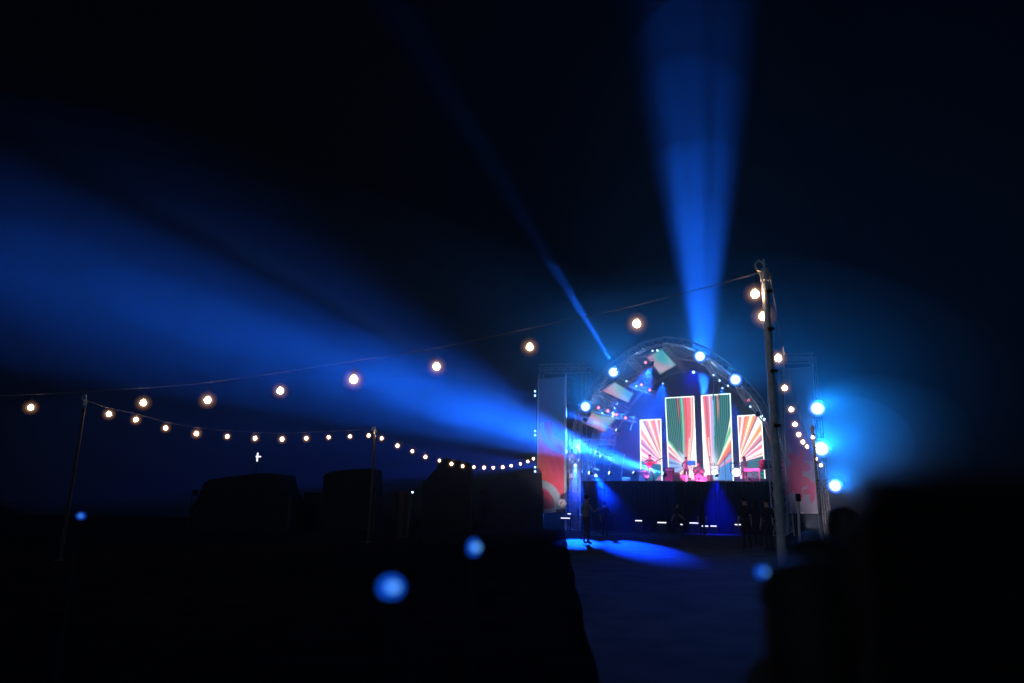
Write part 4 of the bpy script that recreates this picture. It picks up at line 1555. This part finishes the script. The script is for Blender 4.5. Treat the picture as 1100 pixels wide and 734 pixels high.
# equipment table at the right end of the stage
tb = empty('equipment_table', 'pink edged equipment table at the right end of the stage', 'table', deck_at(824, 1.6), YAW)
b = bmesh.new()
box(b, (0, 0, 0.72), (0.95, 0.6, 0.05), bev=0.01)
obj('tabletop', b, 'pale_shell', tb)
for x in (-0.42, 0.42):
    for y in (-0.25, 0.25):
        b = bmesh.new()
        tube(b, (x, y, 0), (x, y, 0.70), 0.02)
        obj('leg', b, 'aluminium', tb)
rk = empty('equipment_rack', 'dark rack case with a pale lid on the equipment table', 'rack', deck_at(823, 1.7) + Vector((0, 0, 0.746)), YAW)
b = bmesh.new()
box(b, (0, 0, 0.24), (0.66, 0.4, 0.48), bev=0.02)
obj('case', b, 'amp_vinyl', rk)
b = bmesh.new()
box(b, (0.1, 0, 0.53), (0.62, 0.44, 0.06), bev=0.015)
obj('lid', b, 'pale_shell', rk)
b = bmesh.new()
for k in range(4):
    box(b, (0, -0.206, 0.09 + k * 0.1), (0.56, 0.012, 0.06))
obj('unit_panel', b, 'amp_grille', rk)
# small blue monitor
mo = empty('monitor_screen', 'small blue lit monitor on a stand below the left tall screen', 'monitor', deck_at(743.3, 2.6), YAW)
zz = sp(743.3, 497.5, 2.6).z - DECK
b = bmesh.new()
box(b, (0, 0, zz), (0.52, 0.05, 0.28), bev=0.01)
obj('housing', b, 'dark_plastic', mo)
b = bmesh.new()
box(b, (0, -0.028, zz), (0.48, 0.006, 0.24))
obj('display', b, 'screen_blue', mo)
b = bmesh.new()
tube(b, (0, 0.03, 0), (0, 0.03, zz - 0.1), 0.02)
for k in range(3):
    tube(b, (0, 0.03, 0.25), (0.25 * math.cos(k * 2.1), 0.03 + 0.25 * math.sin(k * 2.1), 0), 0.014)
obj('stand', b, 'aluminium', mo)
for px, v, yy, lab in ((763.5, 1.6, 501, 'white microphone stand left of the bright floor lamps'), (779.5, 1.4, 503, 'white microphone stand between the two brightest floor lamps')):
    p = deck_at(px, v)
    e = empty('microphone_stand', lab, 'microphone stand', p, YAW, 'microphone stands')
    z = sp(px, yy, v).z - DECK + 0.5
    b = bmesh.new()
    tube(b, (0, 0, 0.02), (0, 0, z), 0.022)
    lathe(b, [(0.16, 0), (0.15, 0.025), (0.03, 0.03)], (0, 0, 0), 14)
    obj('stand', b, 'aluminium', e)
    b = bmesh.new()
    tube(b, (0, 0, z), (0, 0.16, z + 0.08), 0.02, 0.026, 8)
    obj('microphone', b, 'amp_grille', e)

# people on the ground in front of the stage


def ground_at(px, py):
    d = ray(px, py)
    t = -EYE / d.z
    return Vector((0, 0, EYE)) + d * t


def face_from(p, away=True):
    a = math.atan2(p.y, p.x) - math.pi / 2
    return a if away else a + math.pi


p = ground_at(630, 585)
figure('standing person with blue lit shoulders at the left corner of the stage', p, face_from(p) - 0.9, 1.86,
       {'elbow_r': (0.30, 0.10, 1.16), 'wrist_r': (0.22, 0.32, 1.22), 'hand_r': (0.20, 0.39, 1.26), 'elbow_l': (-0.30, 0.05, 1.12), 'knee_l': (-0.14, 0.10, 0.49), 'ankle_l': (-0.16, 0.0, 0.09)}, 'grey_shirt', 'denim')
p = ground_at(650, 576)
figure('smaller standing person in front of the black skirt, right of the blue lit one', p, face_from(p) - 0.3, 1.62,
       {'elbow_r': (0.26, 0.08, 1.12), 'wrist_r': (0.16, 0.28, 1.1), 'hand_r': (0.14, 0.35, 1.12)}, 'dark_shirt', 'dark_shirt')
p = ground_at(728, 575)
figure('walking person in dark clothes crossing before the stage centre', p, R(-70), 1.66,
       {'knee_l': (-0.10, 0.22, 0.52), 'ankle_l': (-0.10, 0.34, 0.12), 'toe_l': (-0.11, 0.50, 0.09), 'knee_r': (0.10, -0.05, 0.49), 'ankle_r': (0.10, -0.36, 0.14), 'toe_r': (0.11, -0.24, 0.035),
        'wrist_l': (-0.24, -0.16, 0.90), 'hand_l': (-0.24, -0.19, 0.82), 'wrist_r': (0.24, 0.24, 0.92), 'hand_r': (0.24, 0.30, 0.86)}, 'dark_shirt', 'dark_shirt')
p = ground_at(755, 576)
figure('dark standing person silhouetted against the blue lit skirt', p, face_from(p), 1.55, None, 'dark_shirt', 'dark_shirt', hair='long')
for x, y, h, lab, hr, ya in ((803, 590, 1.86, 'tallest dark person at the right end of the skirt', 'short', 0.3), (815, 586, 1.75, 'dark person between two others at the right end of the skirt', 'long', -0.2),
                         (827, 592, 1.78, 'dark person close to the tall right pole', 'cap', 0.5)):
    p = ground_at(x, y)
    figure(lab, p, face_from(p) + ya, h, {'elbow_r': (0.27, 0.06, 1.12), 'wrist_r': (0.12, 0.24, 1.14), 'hand_r': (0.06, 0.27, 1.15)}, 'dark_shirt', 'dark_shirt', hair=hr)
# people close to the camera at the right, only dark backs
for x, y, Y, lab, hr, ya in ((876, 567, 1.7, 'dark out of focus head and shoulders low at the right, left one of two', 'long', 0.1),
                     (858, 592, 1.45, 'lowest dark out of focus head at the right, hiding the foot of the tall pole', 'long', 0.2),
                     (904, 541, 4.2, 'dark out of focus person under the lowest dazzling lamp', 'long', -0.15)):
    t = at(x, y, Y)
    figure(lab, (t.x, t.y, 0), face_from(t) + ya, t.z * 1.777 / 1.80, None, 'dark_shirt', 'dark_shirt', hair=hr)

# ------------------------------------------------------------------ dark tents on the left


def tent(label, outline, Y, depth, front):
    """outline: (px, py) of the silhouette, left foot to right foot"""
    pts = [at(x, y, Y) for x, y in outline]
    cx = (pts[0].x + pts[-1].x) / 2
    e = empty('market_tent', label, 'tent', (cx, Y, 0), 0, 'dark tents along the left of the field')
    P = [(p.x - cx, max(0.0, p.z)) for p in pts]
    P[0] = (P[0][0], 0.0)
    P[-1] = (P[-1][0], 0.0)
    zc = max(z for x, z in P) * 0.62
    b = bmesh.new()
    prism(b, P, 0.0, depth)
    obj('cover', b, 'tent_cloth', e)
    xs_ = [x for x, z in P]
    x0, x1 = min(xs_), max(xs_)
    b = bmesh.new()                                   # scalloped valance on the front
    n = 14
    for k in range(n):
        u0 = x0 + (x1 - x0) * (k + 0.08) / n
        u1 = x0 + (x1 - x0) * (k + 0.92) / n
        prism(b, [(u0, zc + 0.2), (u0, zc), ((u0 + u1) / 2, zc - 0.08), (u1, zc), (u1, zc + 0.2)], -0.03, -0.012)
    obj('valance', b, 'tent_cloth', e)
    b = bmesh.new()
    dx = x0 + (x1 - x0) * front
    prism(b, [(dx - 0.5, 0.0), (dx - 0.5, 1.9), (dx + 0.5, 1.9), (dx + 0.5, 0.0)], -0.02, -0.006)
    obj('door_flap', b, 'black_cloth', e)
    for x in (x0 + 0.05, x1 - 0.05):
        b = bmesh.new()
        tube(b, (x, -0.06, 0), (x, -0.06, zc), 0.03)
        obj('leg', b, 'black_paint', e)


tent('box shaped dark tent directly behind the thin dark pole', [(347, 572), (347, 512), (350, 508.5), (358, 506.5), (375, 504.5), (401, 503), (402, 572)], 36, 2.5, 0.5)
tent('dark tent with a sloping left shoulder and flat top, crossed by two bulbs', [(453, 572), (453.5, 525), (456, 517), (468, 504), (474, 493), (480, 492), (504, 497), (506, 510), (505, 525), (506, 572)], 39, 2.5, 0.5)
tent('wide dark tent with a rounded left shoulder next to the red banner', [(514, 574), (516, 540), (520, 525), (528, 515), (538, 511), (550, 509.5), (582, 508.5), (584, 574)], 41.5, 2.5, 0.4)
tent('low wide dark tent with sloping left side, furthest left of the row', [(203, 572), (204, 548), (212, 535), (219, 519), (226, 515), (255, 511), (280, 508.5), (297, 509), (301, 528), (309, 538), (310, 572)], 34, 3.0, 0.6)
tent('small dark tent seen between the low wide tent and the box shaped tent', [(316, 572), (316, 560), (328, 545), (345, 535), (349, 533), (352, 572)], 38, 2.0, 0.5)
# bin
p = at(432, 567, 30)
bn = empty('litter_bin', 'dark tapered litter bin between the thin pole and the flat topped tent', 'bin', (p.x, 30, 0))
zt = at(432, 530, 30).z
r0, r1 = 6.3 / FPX * 30, 8.3 / FPX * 30
b = bmesh.new()
lathe(b, [(r0, 0), (r1 * 0.98, zt * 0.92), (r1, zt * 0.92), (r1, zt)], (0, 0, 0), 20)
obj('drum', b, 'bin_metal', bn)
b = bmesh.new()
lathe(b, [(r1 * 1.04, zt + 0.002), (r1 * 1.04, zt + 0.05), (r1 * 0.6, zt + 0.08)], (0, 0, 0), 20)
obj('lid', b, 'bin_metal', bn)
lp = empty('marker_lamp', 'tiny pale lamp at the top right of the litter bin', 'lamp', (at(443, 529, 30).x, 30, 0))
t = at(443, 529, 30).z
b = bmesh.new()
sphere(b, (0, 0, t), 0.045)
obj('globe', b, 'lens_small', lp)
b = bmesh.new()
tube(b, (0, 0, 0), (0, 0, t - 0.03), 0.02)
obj('stem', b, 'black_paint', lp)

# ------------------------------------------------------------------ small globe lamps near the camera


def stake_lamp(px, py, Y, r, lab, asp=1.0):
    c = at(px, py, Y)
    e = empty('stake_lamp', lab, 'lamp', (c.x, c.y, 0), 0, 'small blue globe lamps on slim stakes')
    b = bmesh.new()
    tube(b, (0, 0, 0.02), (0, 0, c.z - r * 1.1), 0.003, n=8)
    obj('stake', b, 'black_paint', e)
    b = bmesh.new()
    lathe(b, [(0.05, 0.003), (0.045, 0.02), (0.012, 0.035)], (0, 0, 0), 18)
    obj('foot', b, 'black_paint', e)
    b = bmesh.new()
    lathe(b, [(r * 0.3, -r * 1.25), (r * 0.55, -r * 1.1), (r * 0.6, -r * 0.8)], (0, 0, c.z), 14)
    obj('cup', b, 'black_paint', e)
    b = bmesh.new()
    sphere(b, (0, 0, c.z), r, (asp, 1, 1), 3)
    o = obj('globe', b, 'lantern_blue', e, smooth=True)
    b = bmesh.new()
    sphere(b, (r * 0.30, -r * 0.78, c.z + r * 0.1), r * 0.45, (1.3, 0.7, 0.9), 3)
    obj('bright_core', b, 'lantern_core', o, smooth=True)


stake_lamp(420, 631, 1.5, 0.022, 'largest blurred blue globe lamp, lowest in the view', 1.15)
stake_lamp(509, 588.5, 1.9, 0.021, 'blurred blue globe lamp below the tent next to the red banner', 0.7)
stake_lamp(818.5, 615, 1.7, 0.013, 'pale blue blurred globe lamp below the foot of the tall right pole')
stake_lamp(87, 554.5, 3.5, 0.013, 'tiny blue globe lamp at the far left', 1.4)

# dark partition close to the camera at the right
pn = empty('partition', 'large dark out of focus partition close to the camera at the right edge', 'partition', (at(1010, 600, 0.62).x, 0.62, 0))
x0 = at(933, 600, 0.62).x - pn.location.x
zt = at(1000, 527, 0.62).z
b = bmesh.new()
box(b, ((x0 + 1.3) / 2, 0.0, zt / 2 + 0.03), (1.3 - x0, 0.03, zt - 0.06), bev=0.008)
obj('panel', b, 'black_cloth', pn)
for x in (x0 + 0.03, 1.27):
    b = bmesh.new()
    tube(b, (x, 0.045, 0), (x, 0.045, zt - 0.02), 0.02, n=10)
    obj('post', b, 'black_paint', pn)
b = bmesh.new()
box(b, ((x0 + 1.3) / 2, 0, zt + 0.004), (1.3 - x0, 0.045, 0.02), bev=0.004)
obj('top_rail', b, 'black_paint', pn)

# ------------------------------------------------------------------ render settings
vs = scn.view_settings
vs.view_transform = 'Standard'
vs.look = 'None'
vs.exposure = 0
vs.gamma = 1
vs.use_curve_mapping = False
cy = scn.cycles
cy.use_adaptive_sampling = False
cy.use_denoising = True
cy.volume_bounces = 0
cy.transparent_max_bounces = 128
cy.max_bounces = 3
cy.diffuse_bounces = 2
cy.sample_clamp_indirect = 4
cy.light_sampling_threshold = 0.0
